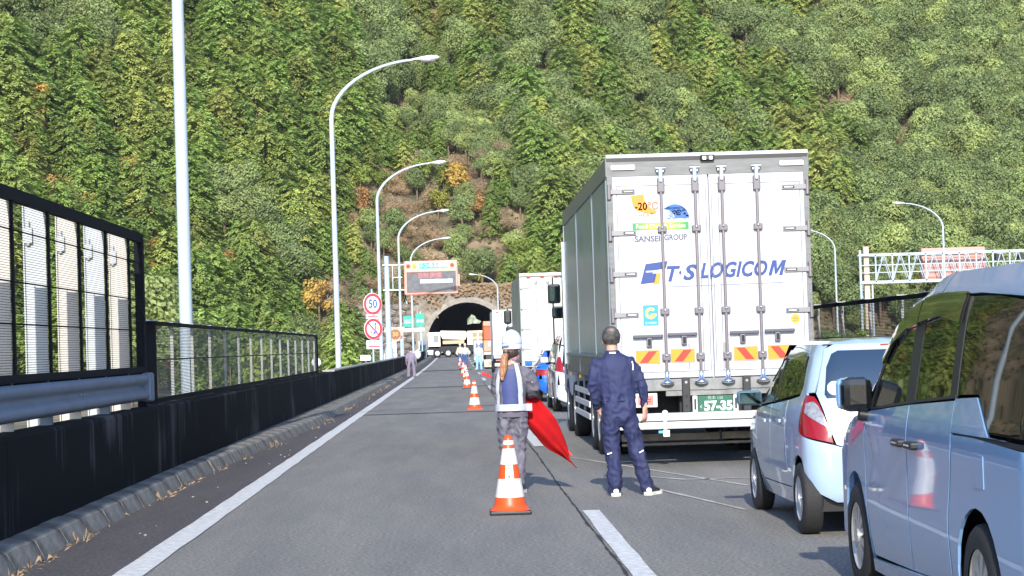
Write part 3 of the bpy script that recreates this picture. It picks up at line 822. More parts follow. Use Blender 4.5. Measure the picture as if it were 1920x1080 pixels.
# ------------------------------------------------------------------ message board on its pole
SAL = mat('salmon_paint', (.66, .31, .25), .45, var=.05, vscale=2)
mb = empty('message_board', (-4.1, 121.5, 0), label='salmon framed electronic message board with a green heading over the left lane', cat='message board')
b = MB(); b.cyl((0, 0, 0), (0, 0, 7.1), .19, 16, .15); b.cyl((0, 0, 0), (0, 0, 1.6), .26, 16, .26); b.build('post', POLE, mb)
b = MB()
for z in (5.05, 6.55):
    b.cyl((-.25, -.12, z), (1.05, -.12, z), .06, 8); b.cyl((-.25, .12, z), (1.05, .12, z), .06, 8)
for x in (.35, .8): b.cyl((x, -.12, 5.05), (x, -.12, 6.55), .04, 8)
b.cyl((.35, -.12, 5.8), (.9, -.12, 5.8), .04, 8)
b.build('bracket', STEEL, mb)
X0, X1, Z0, Z1 = 1.03, 4.25, 4.72, 6.76
hb = MB(); hb.box(X0, X1, -.22, .35, Z0, Z1, ch=.09); hs = hb.build('housing', SAL, mb)
b = MB()
for (x0, x1, z0, z1) in ((X0+.15, X1-.12, 4.86, 4.9), (X0+.15, X1-.12, 6.06, 6.1), (X0+.15, X0+.19, 4.9, 6.06), (X1-.16, X1-.12, 4.9, 6.06)): b.box(x0, x1, -.25, -.22, z0, z1)
b.build('screen_rim', mat('brown_rim', (.18, .07, .05), .5), mb)
b = MB(); b.box(X0+.19, X1-.16, -.232, -.2, 4.9, 6.06)
scr = b.build('screen', mat('led_screen', (.10, .105, .12), .4, col2=(.055, .055, .065), vscale=3), mb)
b = MB(); rnd = random.Random(6)
x = X0+.85
for i, wd in enumerate((.3, .38, .36, .4)):
    b.box(x, x+wd-.05, -.238, -.233, 5.72, 6.03); x += wd
b.build('lit_cells', mat('dim_red_led', (.4, .13, .13), .5, col2=(.2, .08, .09), vscale=11), scr)
b = MB()
for (a, c) in ((.95, 1.72), (1.74, 2.3), (2.32, 2.9)): b.box(X0+a, X0+c, -.238, -.233, 5.4, 5.64)
b.build('lit_row', mat('pale_led', (.5, .56, .68), .5, col2=(.32, .36, .45), vscale=6), scr)
for xx, mm_ in ((X0+.27, RED_L), (X0+.62, AMB), (X1-.33, RED_L)):
    b = MB(); b.cyl((xx, -.26, 6.45), (xx, -.21, 6.45), .12, 16); b.build('warning_lamp', mm_, mb)
GRN = mat('sign_green', (.01, .3, .22), .4)
SIGNW = mat('sign_white', (.82, .84, .85), .4)
b = MB(); b.box(X0+.93, X1-.62, -.245, -.22, 6.27, 6.62); hp = b.build('heading_plate', mat('heading_green', (.02, .42, .38), .4), mb)
text('heading_text', 'トンネル情報', .3, face_cam((X0+.93+X1-.62)/2, -.247, 6.44), SIGNW, hp, .002, bold=.004, sx=.92)
b = MB(); b.box(X1, X1+.1, -.05, .2, 5.2, 5.9); b.build('side_box', SAL, mb)

# round regulation signs on their post
SRED = mat('sign_red', (.72, .05, .07), .4); SBLUE = mat('sign_blue', (.03, .1, .55), .4); PINKB = mat('sign_backing', (.85, .55, .5), .5)
def disc(b, r, y, th=.01, c=(0, 0), n=36): b.cyl((c[0], y, c[1]), (c[0], y+th, c[1]), r, n)
sp = empty('speed_limit_sign', (-3.62, 88, .15), .62, 'round red rimmed signs on one post by the wall, a blue 50 above', 'traffic sign')
b = MB(); b.cyl((0, .06, 0), (0, .06, 4.0), .04, 10); b.build('post', POLE, sp)
for (z, r, nm) in ((3.36, .46, 'fifty'), (2.28, .45, 'ban')):
    b = MB(); disc(b, r, 0, .02, (0, z)); s1 = b.build('sign_plate', SRED, sp)
    b = MB(); disc(b, r*.74, -.006, .008, (0, z)); b.build('sign_face', SIGNW, s1)
    b = MB(); b.lathe([(r*1.0, -.006), (r*1.06, -.006), (r*1.06, .02), (r*1.0, .02)], 32, Matrix.Translation((0, .0, z)), axis='Y'); b.build('sign_edge', PINKB, s1)
    if nm == 'fifty': text('sign_text', '50', .52, face_cam(0, -.012, z), SBLUE, s1, .002, bold=.012, sx=.86)
    else:
        b = MB(); M_ = Matrix.Translation((0, 0, z))
        b.box(-.035, .035, -.0115, -.007, -.34, .34, Matrix.Translation((0, 0, z)) @ Matrix.Rotation(-pi/4, 4, 'Y')); b.build('ban_bar', SRED, s1)
        b = MB()
        b.tube([(.08, -.009, z+.2), (.1, -.009, z+.02), (.05, -.009, z-.13), (-.02, -.009, z-.22)], .028, 6); b.ball((.1, -.009, z+.22), (.05, .008, .05), 8, 4)
        b.tube([(.05, -.009, z-.2), (.15, -.009, z-.14), (.17, -.009, z-.05)], .02, 6); b.tube([(-.14, -.009, z-.06), (-.11, -.009, z-.16), (-.06, -.009, z-.12)], .02, 6)
        b.build('ban_symbol', SBLUE, s1)
b = MB(); b.box(-.36, .36, 0, .015, 2.74, 2.93); q = b.build('sub_plate', SIGNW, sp)
b = MB(); b.box(-.26, .26, -.006, -.001, 2.81, 2.86); b.build('red_stripe', SRED, q)
b = MB(); b.box(-.37, .37, 0, .015, 1.42, 1.79); q = b.build('sub_plate', SIGNW, sp)
text('plate_text', '原付禁止', .14, face_cam(-.02, -.006, 1.7), PRINT, q, .001, sx=.95)
b = MB(); b.box(-.28, .32, -.006, -.001, 1.50, 1.55); b.build('red_stripe', SRED, q)

ls = empty('speed_limit_sign', (-3.98, 131, rz(131)), 0, 'small round electronic sign with an orange 50 beyond the message board pole', 'traffic sign')
b = MB(); disc(b, .47, -.1, .12, (0, 2.45)); b.build('sign_plate', SAL, ls)
b = MB(); disc(b, .33, -.115, .01, (0, 2.45)); q = b.build('sign_face', mat('dark_led_face', (.2, .09, .04), .5), ls)
text('sign_text', '50', .36, face_cam(0, -.12, 2.45), mat('orange_led', (.8, .3, .08), .4), q, .002, bold=.01)
b = MB(); b.cyl((0, 0, 0), (0, 0, 2.5), .05, 8); b.box(-.44, .02, -.12, -.1, 1.35, 2.0); b.build('post', SIGNW, ls)
# green plates and white beam near the tunnel
gs = empty('green_sign', (-4.6, 213, rz(213)), 0, 'pair of teal green direction plates above a white beam left of the tunnel', 'sign')
b = MB(); b.box(-1.0, .15, 0, .06, 3.55, 4.72); q = b.build('green_plate', GRN, gs)
text('sign_text', '出口', .5, face_cam(-.42, -.004, 4.1), SIGNW, q)
b = MB(); b.box(.28, 1.2, 0, .06, 3.55, 4.9); q = b.build('green_plate', GRN, gs)
text('sign_text', '非常', .4, face_cam(.74, -.004, 4.1), SIGNW, q)
b = MB(); b.box(-3.0, 1.2, .0, .2, 3.05, 3.42); b.box(-3.0, -.9, .0, .2, 3.46, 3.56); b.build('beam', WHITE, gs)
b = MB(); b.cyl((-1.1, .14, 0), (-1.1, .14, 3.05), .07, 8); b.cyl((.9, .14, 0), (.9, .14, 3.05), .07, 8); b.build('post', POLE, gs)
pb = empty('emergency_cabinet', (-3.75, 218, rz(218)), 0, 'white and dark teal roadside cabinet on the wall just left of the tunnel mouth', 'cabinet')
b = MB(); b.box(-.42, .42, -.3, .3, .2, 2.0, ch=.04); q = b.build('housing', WHITE, pb)
b = MB(); b.box(-.30, .34, -.34, -.3, .4, 1.6); b.build('door', mat('teal_door', (.03, .14, .14), .4), q)
# things just behind the wall
d_ = empty('round_marker', (-4.6, 66, .9), 0, 'small white round marker on a stalk behind the wall left of the second lamp pole', 'marker')
b = MB(); b.ball((0, 0, .28), (.16, .1, .16), 14, 8); b.build('head', SIGNW, d_)
b = MB(); b.cyl((0, 0, -1), (0, 0, .15), .05, 8); b.build('stalk', POLE, d_)
d_ = empty('small_plate_sign', (-4.5, 99, .4), 0, 'small blank white plate standing behind the wall under the speed signs', 'sign')
b = MB(); b.box(-.24, .24, -.02, .0, .62, .88); b.build('plate', SIGNW, d_)
b = MB(); b.cyl((.02, .02, -.8), (.02, .02, .64), .035, 8); b.build('post', CONC, d_)
d_ = empty('equipment_box', (-4.6, 139, .3), 0, 'pale rounded equipment housing behind the wall under the small orange sign', 'equipment box')
b = MB(); b.box(-.5, .5, -.3, .3, -.5, 1.0, ch=.2); b.build('housing', WHITE, d_)
b = MB(); b.box(-.15, .3, -.32, -.3, .3, .6); b.build('vent', BLACKP, d_)

# ------------------------------------------------------------------ gantry over the other carriageway
ga = empty('gantry', (28.5, 177, -2), 0, 'white lattice steel gantry over the far carriageway with an orange cabinet', 'gantry')
TAN = mat('tan_paint', (.55, .42, .3), .5)
b = MB(); b.box(7.3+.05, 7.3+.5, -.25, .25, 0, 11.2); b.build('column', TAN, ga)
b = MB(); b.cyl((7.0, -.35, 0), (7.0, -.35, 10.9), .12, 10); b.cyl((8.0, -.35, 0), (8.0, -.35, 8.2), .09, 10); b.build('column_tube', POLE, ga)
zt, zb = 10.45, 8.05
b = MB()
for yy_ in (-.55, .75):
    b.box(7.0, 26, yy_-.07, yy_+.07, zt-.1, zt+.1); b.box(7.0, 26, yy_-.07, yy_+.07, zb-.12, zb+.12)
b.box(7.0, 26, -.52, -.46, 9.5, 9.58); b.box(7.0, 26, -.52, -.46, 8.85, 8.92)
b.build('chord', POLE, ga)
for i in range(13):
    x = 8.3+1.48*i
    b = MB(); b.box(x-.06, x+.06, -.62, -.5, zb, zt); b.build('upright', POLE, ga)
    b = MB(); b.cyl((x, -.56, zb), (x+.74, -.56, zt), .045, 6); b.cyl((x+.74, -.56, zt), (x+1.48, -.56, zb), .045, 6); b.build('diagonal', POLE, ga)
    b = MB(); b.cyl((x+.2, .75, zb), (x+.9, .75, zt), .045, 6); b.cyl((x+.9, .75, zt), (x+1.6, .75, zb), .045, 6); b.build('diagonal', POLE, ga)
b = MB(); b.box(12.7, 18.4, .85, 1.7, 8.1, 10.95, ch=.1); q = b.build('cabinet', mat('cabinet_salmon', (.52, .27, .23), .5), ga)
for i in range(6):
    b = MB(); b.box(12.9, 18.2, .78, .85, 8.35+.42*i, 8.45+.42*i); b.build('rib', mat('cabinet_rib', (.4, .18, .15), .5), q)
for q in ((12.3, 12.65, .2, .6, 9.6, 10.0), (19.0, 19.6, -.4, .3, 9.7, 10.2), (21, 21.6, -.4, .3, 9.7, 10.2)):
    b = MB(); b.box(*q); b.build('equipment_case', BLACKP, ga)
# far carriageway deck
b = MB(); b.box(27, 46, 20, 285, -1.6, -1.0); o = b.build('far_carriageway', ASPH2); tag(o, kind='structure')

hz = bpy.data.materials.new('haze'); hz.use_nodes = True; nt = hz.node_tree; nt.nodes.clear(); o_ = nt.nodes.new('ShaderNodeOutputMaterial'); pv = nt.nodes.new('ShaderNodeVolumePrincipled')
pv.inputs['Color'].default_value = (.86, .93, 1, 1); pv.inputs['Density'].default_value = .00009; pv.inputs['Anisotropy'].default_value = .2; nt.links.new(pv.outputs[0], o_.inputs['Volume'])
b = MB(); b.box(-300, 340, -80, 660, -6, 330); o = b.build('haze', hz); tag(o, kind='stuff')
# ------------------------------------------------------------------ wheels
def wheel(root, x, y, z, r, wd, side, spokes=7, name='wheel', rimmat=None, dish=.02, cover=False, truck=False):
    """tyre > rim, hub; side=-1: outer face points to -x"""
    b = MB(); o_, i_ = x+side*wd/2, x-side*wd/2
    prof = [(r*.64, -wd/2), (r*.74, -wd/2), (r*.93, -wd/2*.97), (r*.985, -wd/2*.8), (r, -wd/2*.55), (r, wd/2*.55), (r*.985, wd/2*.8), (r*.93, wd/2*.97), (r*.74, wd/2), (r*.64, wd/2)]
    b.lathe(prof, 40, Matrix.Translation((x, y, z)), axis='X')
    for gx in (-.25, 0, .25):
        pass
    w_ = b.build(name, RUBBER, root)
    rm = rimmat or ALU; R = r*.655
    b = MB(); b.lathe([(R*1.0, wd/2*.55), (R*1.0, wd/2*.92), (R*.93, wd/2*.95), (R*.9, wd/2*.5), (R*.88, -wd/2*.2)], 36, Matrix.Translation((x, y, z)) @ Matrix.Diagonal((side, 1, 1, 1)), axis='X')
    rim = b.build('rim', rm, w_)
    b = MB(); b.lathe([(.001, -wd/2*.25), (R*.9, -wd/2*.25)], 24, Matrix.Translation((x, y, z)) @ Matrix.Diagonal((side, 1, 1, 1)), axis='X'); b.build('brake_disc', MATTBLK, w_)
    b = MB()
    for k in range(spokes):
        a = 2*pi*k/spokes
        M_ = Matrix.Translation((x+side*wd*.40, y, z)) @ Matrix.Rotation(a, 4, 'X')
        s = R*.12 if not cover else R*.27
        pts = [(side*.012, -s*.7, R*.12), (side*.012, s*.7, R*.12), (-side*.0, s*1.15, R*.92), (-side*.0, -s*1.15, R*.92)]
        b.poly(pts, (-side*.03, 0, 0), M_)
    b.cyl((x+side*(wd*.40-.03), y, z), (x+side*(wd*.40+.022), y, z), R*.2, 16)
    b.build('spokes', rm, w_)
    return w_

# ------------------------------------------------------------------ car bodies
def lerp_tab(tab, z):
    if z <= tab[0][0]: return tab[0][1]
    for (a, u), (c, v) in zip(tab[:-1], tab[1:]):
        if z <= c:
            t = (z-a)/(c-a); return u+(v-u)*t
    return tab[-1][1]
def smooth_tab(tab):
    # resample with smoothing so reflections roll instead of break
    lo, hi = tab[0][0], tab[-1][0]; n = 60; out = []
    for i in range(n+1):
        z = lo+(hi-lo)*i/n; s = 0; ws = 0
        for k in range(-6, 7):
            zz = z+k*(hi-lo)/90; wt = 1-abs(k)/7; s += lerp_tab(tab, min(hi, max(lo, zz)))*wt; ws += wt
        out.append((z, s/ws))
    return out
class Body:
    """outer skin of a car: at every height a rounded plan outline; panels are cut out of it.
       side points: ('s', y, z)  y measured from the rear; rear points: ('r', x, z), x>0 = left half"""
    def __init__(s, W, R, Fr, rc=.22, rcf=.3, taper=.04, bow=.05, ym=None, Lc=None, fbow=.15):
        s.W, s.R, s.F = smooth_tab(W), smooth_tab(R), smooth_tab(Fr); s.rc, s.rcf, s.taper, s.bow, s.fbow = rc, rcf, taper, bow, fbow
        s.Lc = Lc or 3.4; s.ym = ym or s.Lc/2
    def t_of(s, kind, a, z):
        w = lerp_tab(s.W, z); r = lerp_tab(s.R, z); rc = min(s.rc, w*.9)
        sg = 1
        if kind == 'S': sg = -1
        if kind == 'r':
            sg = 1 if a >= 0 else -1; a = abs(a)
            if a <= w-rc: return sg*a
            return sg*((w-rc)+rc*asin(min(1, (a-(w-rc))/rc)))
        base = (w-rc)+rc*pi/2
        if a >= r+rc: return sg*(base+(a-r-rc))
        c_ = max(-1, min(1, 1-(a-r)/rc)); ang = math.acos(c_)
        return sg*((w-rc)+rc*ang)
    def P(s, t, z):
        w = lerp_tab(s.W, z); r = lerp_tab(s.R, z); f = lerp_tab(s.F, z); rc = min(s.rc, w*.9); rcf = min(s.rcf, w*.9)
        sg = 1 if t >= 0 else -1; t = abs(t)
        base = (w-rc)+rc*pi/2; send = base+(f-rcf-(r+rc))
        if t <= w-rc: x, y = t, r
        elif t <= base:
            a = (t-(w-rc))/rc; x, y = w-rc+rc*sin(a), r+rc-rc*cos(a)
        elif t <= send: x, y = w, r+rc+(t-base)
        else:
            a = (t-send)/rcf
            if a < pi/2: x, y = w-rcf+rcf*cos(a), f-rcf+rcf*sin(a)
            else: x, y = max(0, w-rcf-(t-send-rcf*pi/2)), f
        u = (y-s.ym)/(s.Lc/2); k = 1-s.taper*abs(u)**2.6
        y2 = y + s.bow*(x/w)**2*max(0, 1-(y-r)/.5) - s.fbow*(x/w)**2*max(0, 1-(f-y)/.6)
        return Vector((-sg*x*k, y2, z))
    def N(s, t, z):
        e = .004; du = s.P(t+e, z)-s.P(t-e, z); dv = s.P(t, z+e)-s.P(t, z-e)
        n = du.cross(dv)
        return n.normalized() if n.length > 1e-12 else Vector((-1, 0, 0))
    def panel(s, name, pts, m, parent, off=0.0, thick=.015, gap=.0025, step=.05, grid=.08, fine=False):
        pl = []
        n = len(pts)
        for i in range(n):
            p, q = pts[i], pts[(i+1) % n]
            tp, tq = s.t_of(*p), s.t_of(*q)
            L_ = max(sqrt((tq-tp)**2+(q[2]-p[2])**2), 1e-4); k = max(1, int(L_/step))
            for j in range(k):
                u = j/k; z = p[2]+(q[2]-p[2])*u
                if p[0] == q[0]: pl.append((s.t_of(p[0], p[1]+(q[1]-p[1])*u, z), z))
                else: pl.append((tp+(tq-tp)*u, z))
        # orientation, gap inset
        A = sum(pl[i][0]*pl[(i+1) % len(pl)][1]-pl[(i+1) % len(pl)][0]*pl[i][1] for i in range(len(pl)))
        if A < 0: pl = pl[::-1]
        if gap:
            ins = []
            for i in range(len(pl)):
                a, c, d = Vector(pl[i-1]), Vector(pl[i]), Vector(pl[(i+1) % len(pl)])
                e1, e2 = (c-a), (d-c)
                if e1.length < 1e-6 or e2.length < 1e-6: ins.append(pl[i]); continue
                e1.normalize(); e2.normalize(); nn = Vector((-(e1.y+e2.y), e1.x+e2.x))
                if nn.length < 1e-3: ins.append(pl[i]); continue
                nn.normalize(); k = 1/max(.5, nn.dot(Vector((-e1.y, e1.x)))); ins.append(tuple(c+nn*gap*k))
            pl = ins
        xs = [p[0] for p in pl]; zs = [p[1] for p in pl]
        inner = []
        def inside(x, y):
            c = False; j = len(pl)-1
            for i in range(len(pl)):
                if (pl[i][1] > y) != (pl[j][1] > y) and x < (pl[j][0]-pl[i][0])*(y-pl[i][1])/(pl[j][1]-pl[i][1])+pl[i][0]: c = not c
                j = i
            return c
        gx = int((max(xs)-min(xs))/grid)+1; gz = int((max(zs)-min(zs))/grid)+1
        for i in range(1, gx):
            for j in range(1, gz):
                x = min(xs)+(max(xs)-min(xs))*i/gx; z = min(zs)+(max(zs)-min(zs))*j/gz
                if inside(x, z) and min((x-p[0])**2+(z-p[1])**2 for p in pl) > (grid*.4)**2: inner.append((x, z))
        nb = len(pl)
        vv = [Vector(p) for p in pl+inner]
        r_ = delaunay_2d_cdt(vv, [(i, (i+1) % nb) for i in range(nb)], [], 1, 1e-5)
        ov, oe, of = r_[0], r_[1], r_[2]
        vs = []; nr = []
        for p in ov:
            n_ = s.N(p.x, p.y); c = s.P(p.x, p.y); outw = n_
            if outw.dot(Vector((c.x, c.y-s.ym, 0))) < 0: outw = -outw
            vs.append(c+outw*off); nr.append(outw)
        fs = []
        for f in of:
            a, c, d = vs[f[0]], vs[f[1]], vs[f[2]]
            nn = (c-a).cross(d-a)
            fs.append(tuple(f) if nn.dot(nr[f[0]]) > 0 else tuple(f)[::-1])
        # rim
        ec = {}
        for f in fs:
            for i in range(len(f)): ec[(f[i], f[(i+1) % len(f)])] = 1
        bd = [(a, c) for (a, c) in ec if (c, a) not in ec]
        nv = len(vs); mp = {}; rimf = []
        for a, c in bd:
            for q in (a, c):
                if q not in mp: mp[q] = len(vs); vs.append(vs[q]-nr[q]*thick); nr.append(nr[q])
            rimf.append((c, a, mp[a], mp[c]))
        me = bpy.data.meshes.new(name); me.from_pydata(vs, [], fs+rimf)
        sm = [True]*len(fs)+[False]*len(rimf); me.polygons.foreach_set('use_smooth', sm)
        cn = []
        for p in me.polygons:
            for vi in p.vertices:
                cn.append(tuple(nr[vi]) if p.index < len(fs) else tuple(p.normal))
        me.normals_split_custom_set(cn); me.update()
        return mesh_obj(name, me, m, parent)
    def at(s, kind, a, z, off=0):
        t = s.t_of(kind, a, z); n = s.N(t, z); c = s.P(t, z)
        if n.dot(Vector((c.x, c.y-s.ym, 0))) < 0: n = -n
        return c+n*off, n
def mir(pts): return [(('S' if k == 's' else 'r'), (a if k == 's' else -a), z) for k, a, z in pts]
def arc_pts(yc, zc, r, z0, kind='s', rev=False, n=14, stretch=1.0):
    """wheel arch from its rear foot to its front foot (y increasing)"""
    a0 = asin(max(-1, (z0-zc)/r)); out = []
    for i in range(n+1):
        a = pi-a0-(pi-2*a0)*i/n; out.append((kind, yc+r*cos(a)*stretch, zc+r*sin(a)))
    return out[::-1] if rev else out
def roof(name, w0, y0, y1, z0, h, m, root, ribs=0, rc=.2, ox=0):
    def fn(u, v):
        a = u*2-1; c = v*2-1
        # squircle mapping
        x = a*sqrt(1-c*c*.12); y = c*sqrt(1-a*a*.12)
        k = 1-max(abs(a), abs(c))**4
        z = z0+h*(1-abs(a)**3)*(1-abs(c)**5)**.6
        if ribs and abs(a) < .85: z += .006*max(0, cos(a*ribs*pi))*min(1, (1-abs(c))*8)
        return (ox+w0*x, (y0+y1)/2+(y1-y0)/2*y, z)
    b = MB(); b.grid(fn, 48, 28); return b.build(name, m, root, recalc=True)

def tree_mirror(): pass

# ------------------------------------------------------------------ white kei hatchback
KW = mat('hatchback_white_blue_shade', (.35, .46, .59), .22, spec=.6, coat=1)  # white paint; the blue of its shaded side is put into the colour
def hatchback():
    root = empty('hatchback', (3.36, 15.5, 0), .0, 'small white hatchback with a tall red tail lamp in front of the nearest minivan', 'car')
    W = [(.18, .66), (.3, .70), (.5, .735), (.7, .737), (.9, .73), (1.02, .70), (1.08, .672), (1.25, .625), (1.42, .565), (1.48, .50)]
    R = [(.18, .10), (.28, .02), (.45, 0), (.72, .01), (.85, .045), (1.05, .09), (1.25, .17), (1.42, .26), (1.48, .34)]
    F = [(.18, 3.3), (.4, 3.39), (.6, 3.38), (.78, 3.28), (.9, 2.95), (.97, 2.62), (1.15, 2.35), (1.35, 2.02), (1.48, 1.75)]
    B_ = Body(W, R, F, rc=.17, rcf=.32, taper=.055, bow=.055, Lc=3.4)
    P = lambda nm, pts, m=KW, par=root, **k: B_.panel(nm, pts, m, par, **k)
    zs = .22
    for mf in (lambda p: p, mir):
        L_ = mf is not mir
        ra = arc_pts(.36, .28, .335, zs)[::-1]     # from front foot to rear foot? (reversed later)
        rear_arch = arc_pts(.36, .28, .335, zs)
        front_arch = arc_pts(2.76, .28, .335, zs)
        # quarter panel: around the rear wheel up to the roof
        quarter = [('s', .78, zs), ('s', .86, .5), ('s', .90, .80), ('s', .92, 1.03), ('s', .52, 1.06), ('s', .47, 1.2), ('s', .56, 1.40), ('s', .72, 1.425), ('s', 1.1, 1.45), ('s', 1.1, 1.478), ('s', .38, 1.478), ('r', .50, 1.42), ('r', .61, 1.12), ('r', .64, 1.06), ('s', .12, 1.08), ('s', .19, .78), ('s', .20, .70), ('s', .03+.1, .62), ('s', .1, .42)]
        # taken counter-clockwise: foot of the door, up, back over, down at the bumper seam, arch
        q = [('s', .80, zs), ('s', .87, .55), ('s', .90, .82), ('s', .91, 1.035), ('s', .50, 1.075), ('s', .455, 1.16), ('s', .55, 1.38), ('s', .66, 1.425), ('s', 1.2, 1.455), ('s', 1.2, 1.478), ('s', .36, 1.478), ('r', .50, 1.44), ('r', .585, 1.2), ('r', .625, 1.105), ('s', .24, 1.10), ('s', .27, .80), ('s', .22, .64)] + [('s', y, z) for k, y, z in rear_arch if z > .36][:]
        P('rear_quarter_panel', mf(q))
        # doors
        P('rear_door', mf([('s', .83, .34), ('s', .88, .55), ('s', .91, .82), ('s', .92, 1.035), ('s', 1.63, .985), ('s', 1.66, .6), ('s', 1.66, .33)]))
        P('front_door', mf([('s', 1.665, .33), ('s', 1.665, .6), ('s', 1.635, .985), ('s', 2.42, .93), ('s', 2.47, .8), ('s', 2.44, .5), ('s', 2.40, .32)]))
        P('sill', mf([('s', .705, .2), ('s', .80, .335), ('s', 2.41, .315), ('s', 2.42, .2)]))
        P('front_fender', mf([('s', y, z) for k, y, z in arc_pts(2.76, .28, .335, .22)] + [('s', 3.2, .45), ('s', 3.15, .7), ('s', 2.7, .86), ('s', 2.44, .93), ('s', 2.475, .8), ('s', 2.445, .5), ('s', 2.425, .25)]))
        # glass: rear door window, front door window, pillars
        wr_ = P('window', mf([('s', .53, 1.09), ('s', .50, 1.17), ('s', .60, 1.37), ('s', .70, 1.41), ('s', 1.50, 1.425), ('s', 1.58, 1.01)]), GLASS, off=-.006, gap=.004)
        wf_ = P('window', mf([('s', 1.66, 1.005), ('s', 1.60, 1.42), ('s', 1.86, 1.40), ('s', 2.18, 1.17), ('s', 2.38, .965)]), GLASS, off=-.006, gap=.004)
        P('window_frame', mf([('s', 1.50, 1.44), ('s', 1.585, 1.005), ('s', 1.655, 1.0), ('s', 1.6, 1.44)]), BLACKP, off=-.003, gap=0)
        P('door_frame', mf([('s', .66, 1.425), ('s', .56, 1.385), ('s', .60, 1.385), ('s', .69, 1.413), ('s', 1.55, 1.428), ('s', 1.87, 1.405), ('s', 2.19, 1.175), ('s', 2.40, .955), ('s', 2.47, .95), ('s', 2.22, 1.2), ('s', 1.93, 1.43), ('s', 1.6, 1.452), ('s', 1.2, 1.452)]), KW, off=.0, gap=0)
        P('door_visor', mf([('s', .56, 1.30), ('s', .60, 1.385), ('s', .70, 1.412), ('s', 1.52, 1.425), ('s', 1.52, 1.365), ('s', .8, 1.34)]), mat('smoked_visor', (.02, .018, .016), .1, coat=1), off=.012, gap=0)
        P('door_visor', mf([('s', 1.60, 1.365), ('s', 1.60, 1.425), ('s', 1.87, 1.40), ('s', 2.19, 1.17), ('s', 2.12, 1.16), ('s', 1.84, 1.345)]), mat('smoked_visor', (.02, .018, .016), .1, coat=1), off=.012, gap=0)
        P('roof_side', mf([('s', .36, 1.478), ('s', 1.95, 1.478), ('s', 1.93, 1.43), ('s', 1.6, 1.454), ('s', 1.2, 1.454)]), KW)
        # tail lamp wraps the corner
        tl = P('tail_lamp', mf([('s', .245, 1.09), ('s', .275, .80), ('r', .52, .715), ('r', .535, .80), ('r', .60, 1.02), ('r', .625, 1.075)]), RED_L, off=.008, gap=.003)
        P('clear_section', mf([('s', .19, 1.02), ('s', .17, .95), ('r', .60, .86), ('r', .56, .84), ('r', .575, .92), ('r', .61, 1.0), ('r', .635, 1.035)]), CLEAR, tl, off=.012, gap=0)
        P('door_mirror_base', mf([('s', 2.25, .98), ('s', 2.2, 1.1), ('s', 2.33, .99)]), BLACKP, off=.005, gap=0)
        sg = -1 if L_ else 1
        for yy_, zz in ((1.02, .86), (1.78, .835)):
            c, n = B_.at('s', yy_, zz, .02); b = MB(); x = abs(c.x)
            b.box(-x-.012, -x+.008, yy_, yy_+.16, zz-.012, zz+.018, ch=.006) if L_ else b.box(x-.008, x+.012, yy_, yy_+.16, zz-.012, zz+.018, ch=.006); b.build('door_handle', KW, root)
        b = MB(); sx_ = sg
        b.box(min(sx_*.70, sx_*.92), max(sx_*.70, sx_*.92), 2.23, 2.34, .955, 1.085, ch=.035); mo = b.build('door_mirror', mat('blue_grey_paint', (.06, .14, .19), .3, coat=.5), root)
        b = MB(); b.box(min(sx_*.72, sx_*.90), max(sx_*.72, sx_*.90), 2.222, 2.229, .972, 1.068); b.build('mirror_glass', mat('mirror', (.04, .07, .09), .08, 1), mo)
    P('rear_bumper', [('s', .06, .34), ('s', .22, .63), ('s', .265, .795), ('r', .50, .70), ('r', .3, .635), ('r', -.3, .635), ('r', -.50, .70), ('S', .265, .795), ('S', .22, .63), ('S', .06, .34), ('r', -.5, .26), ('r', .5, .26)], KW, off=.004)
    P('lower_valance', [('s', .08, .325), ('r', .5, .25), ('r', -.5, .25), ('S', .08, .325), ('r', -.5, .2), ('r', .5, .2)], BLACKP, off=-.01)
    P('tailgate', [('r', .615, 1.10), ('r', .595, 1.02), ('r', .53, .80), ('r', .50, .705), ('r', .3, .64), ('r', -.3, .64), ('r', -.50, .705), ('r', -.53, .80), ('r', -.595, 1.02), ('r', -.615, 1.10), ('r', -.58, 1.2), ('r', -.50, 1.44), ('r', -.42, 1.478), ('r', .42, 1.478), ('r', .50, 1.44), ('r', .58, 1.2)])
    rw = P('rear_window', [('r', .555, 1.09), ('r', .54, 1.06), ('r', -.54, 1.06), ('r', -.555, 1.09), ('r', -.51, 1.30), ('r', -.455, 1.40), ('r', -.40, 1.425), ('r', .40, 1.425), ('r', .455, 1.40), ('r', .51, 1.30)], mat('rear_glass', (.02, .04, .075), .06, spec=.6, coat=.3), off=.004, gap=0)
    c, n = B_.at('r', .47, 1.135, .008)
    b = MB(); M_ = Matrix.Translation(c) @ n.to_track_quat('Z', 'Y').to_matrix().to_4x4(); b.cyl((0, 0, -.001), (0, 0, .0015), .058, 24, M=M_); b.build('round_sticker', SIGNW, rw)
    b = MB()
    for dy in (-.018, .0, .018): b.box(-.035, .035, dy-.003, dy+.003, .0016, .0022, M_)
    b.build('sticker_print', BLUE, rw)
    # high brake light reflector and wiper
    c, n = B_.at('r', .0, 1.10, .02); b = MB(); b.tube([(0, c.y, 1.09), (.2, c.y+.02, 1.13), (.34, c.y+.03, 1.12)], .008, 6); b.build('rear_wiper', BLACKP, root)
    b = MB(); b.box(-.165, .165, -.012, .0, .72, .885, ch=.004); b.build('number_plate', mat('yellow_plate', (.75, .6, .05), .5), root)
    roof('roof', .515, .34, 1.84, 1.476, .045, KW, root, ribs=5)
    b = MB(); b.box(-.05, .05, .30, .33, 1.45, 1.47); b.build('brake_light', RED_L, root)
    # hood and windscreen
    def hood(u, v):
        z = .80+.15*v**.7; return ((u*2-1)*(.56+.02*v), 3.28-.66*v - .1*abs(u*2-1)**2.5*(1-v), z+.03*(1-(u*2-1)**2))
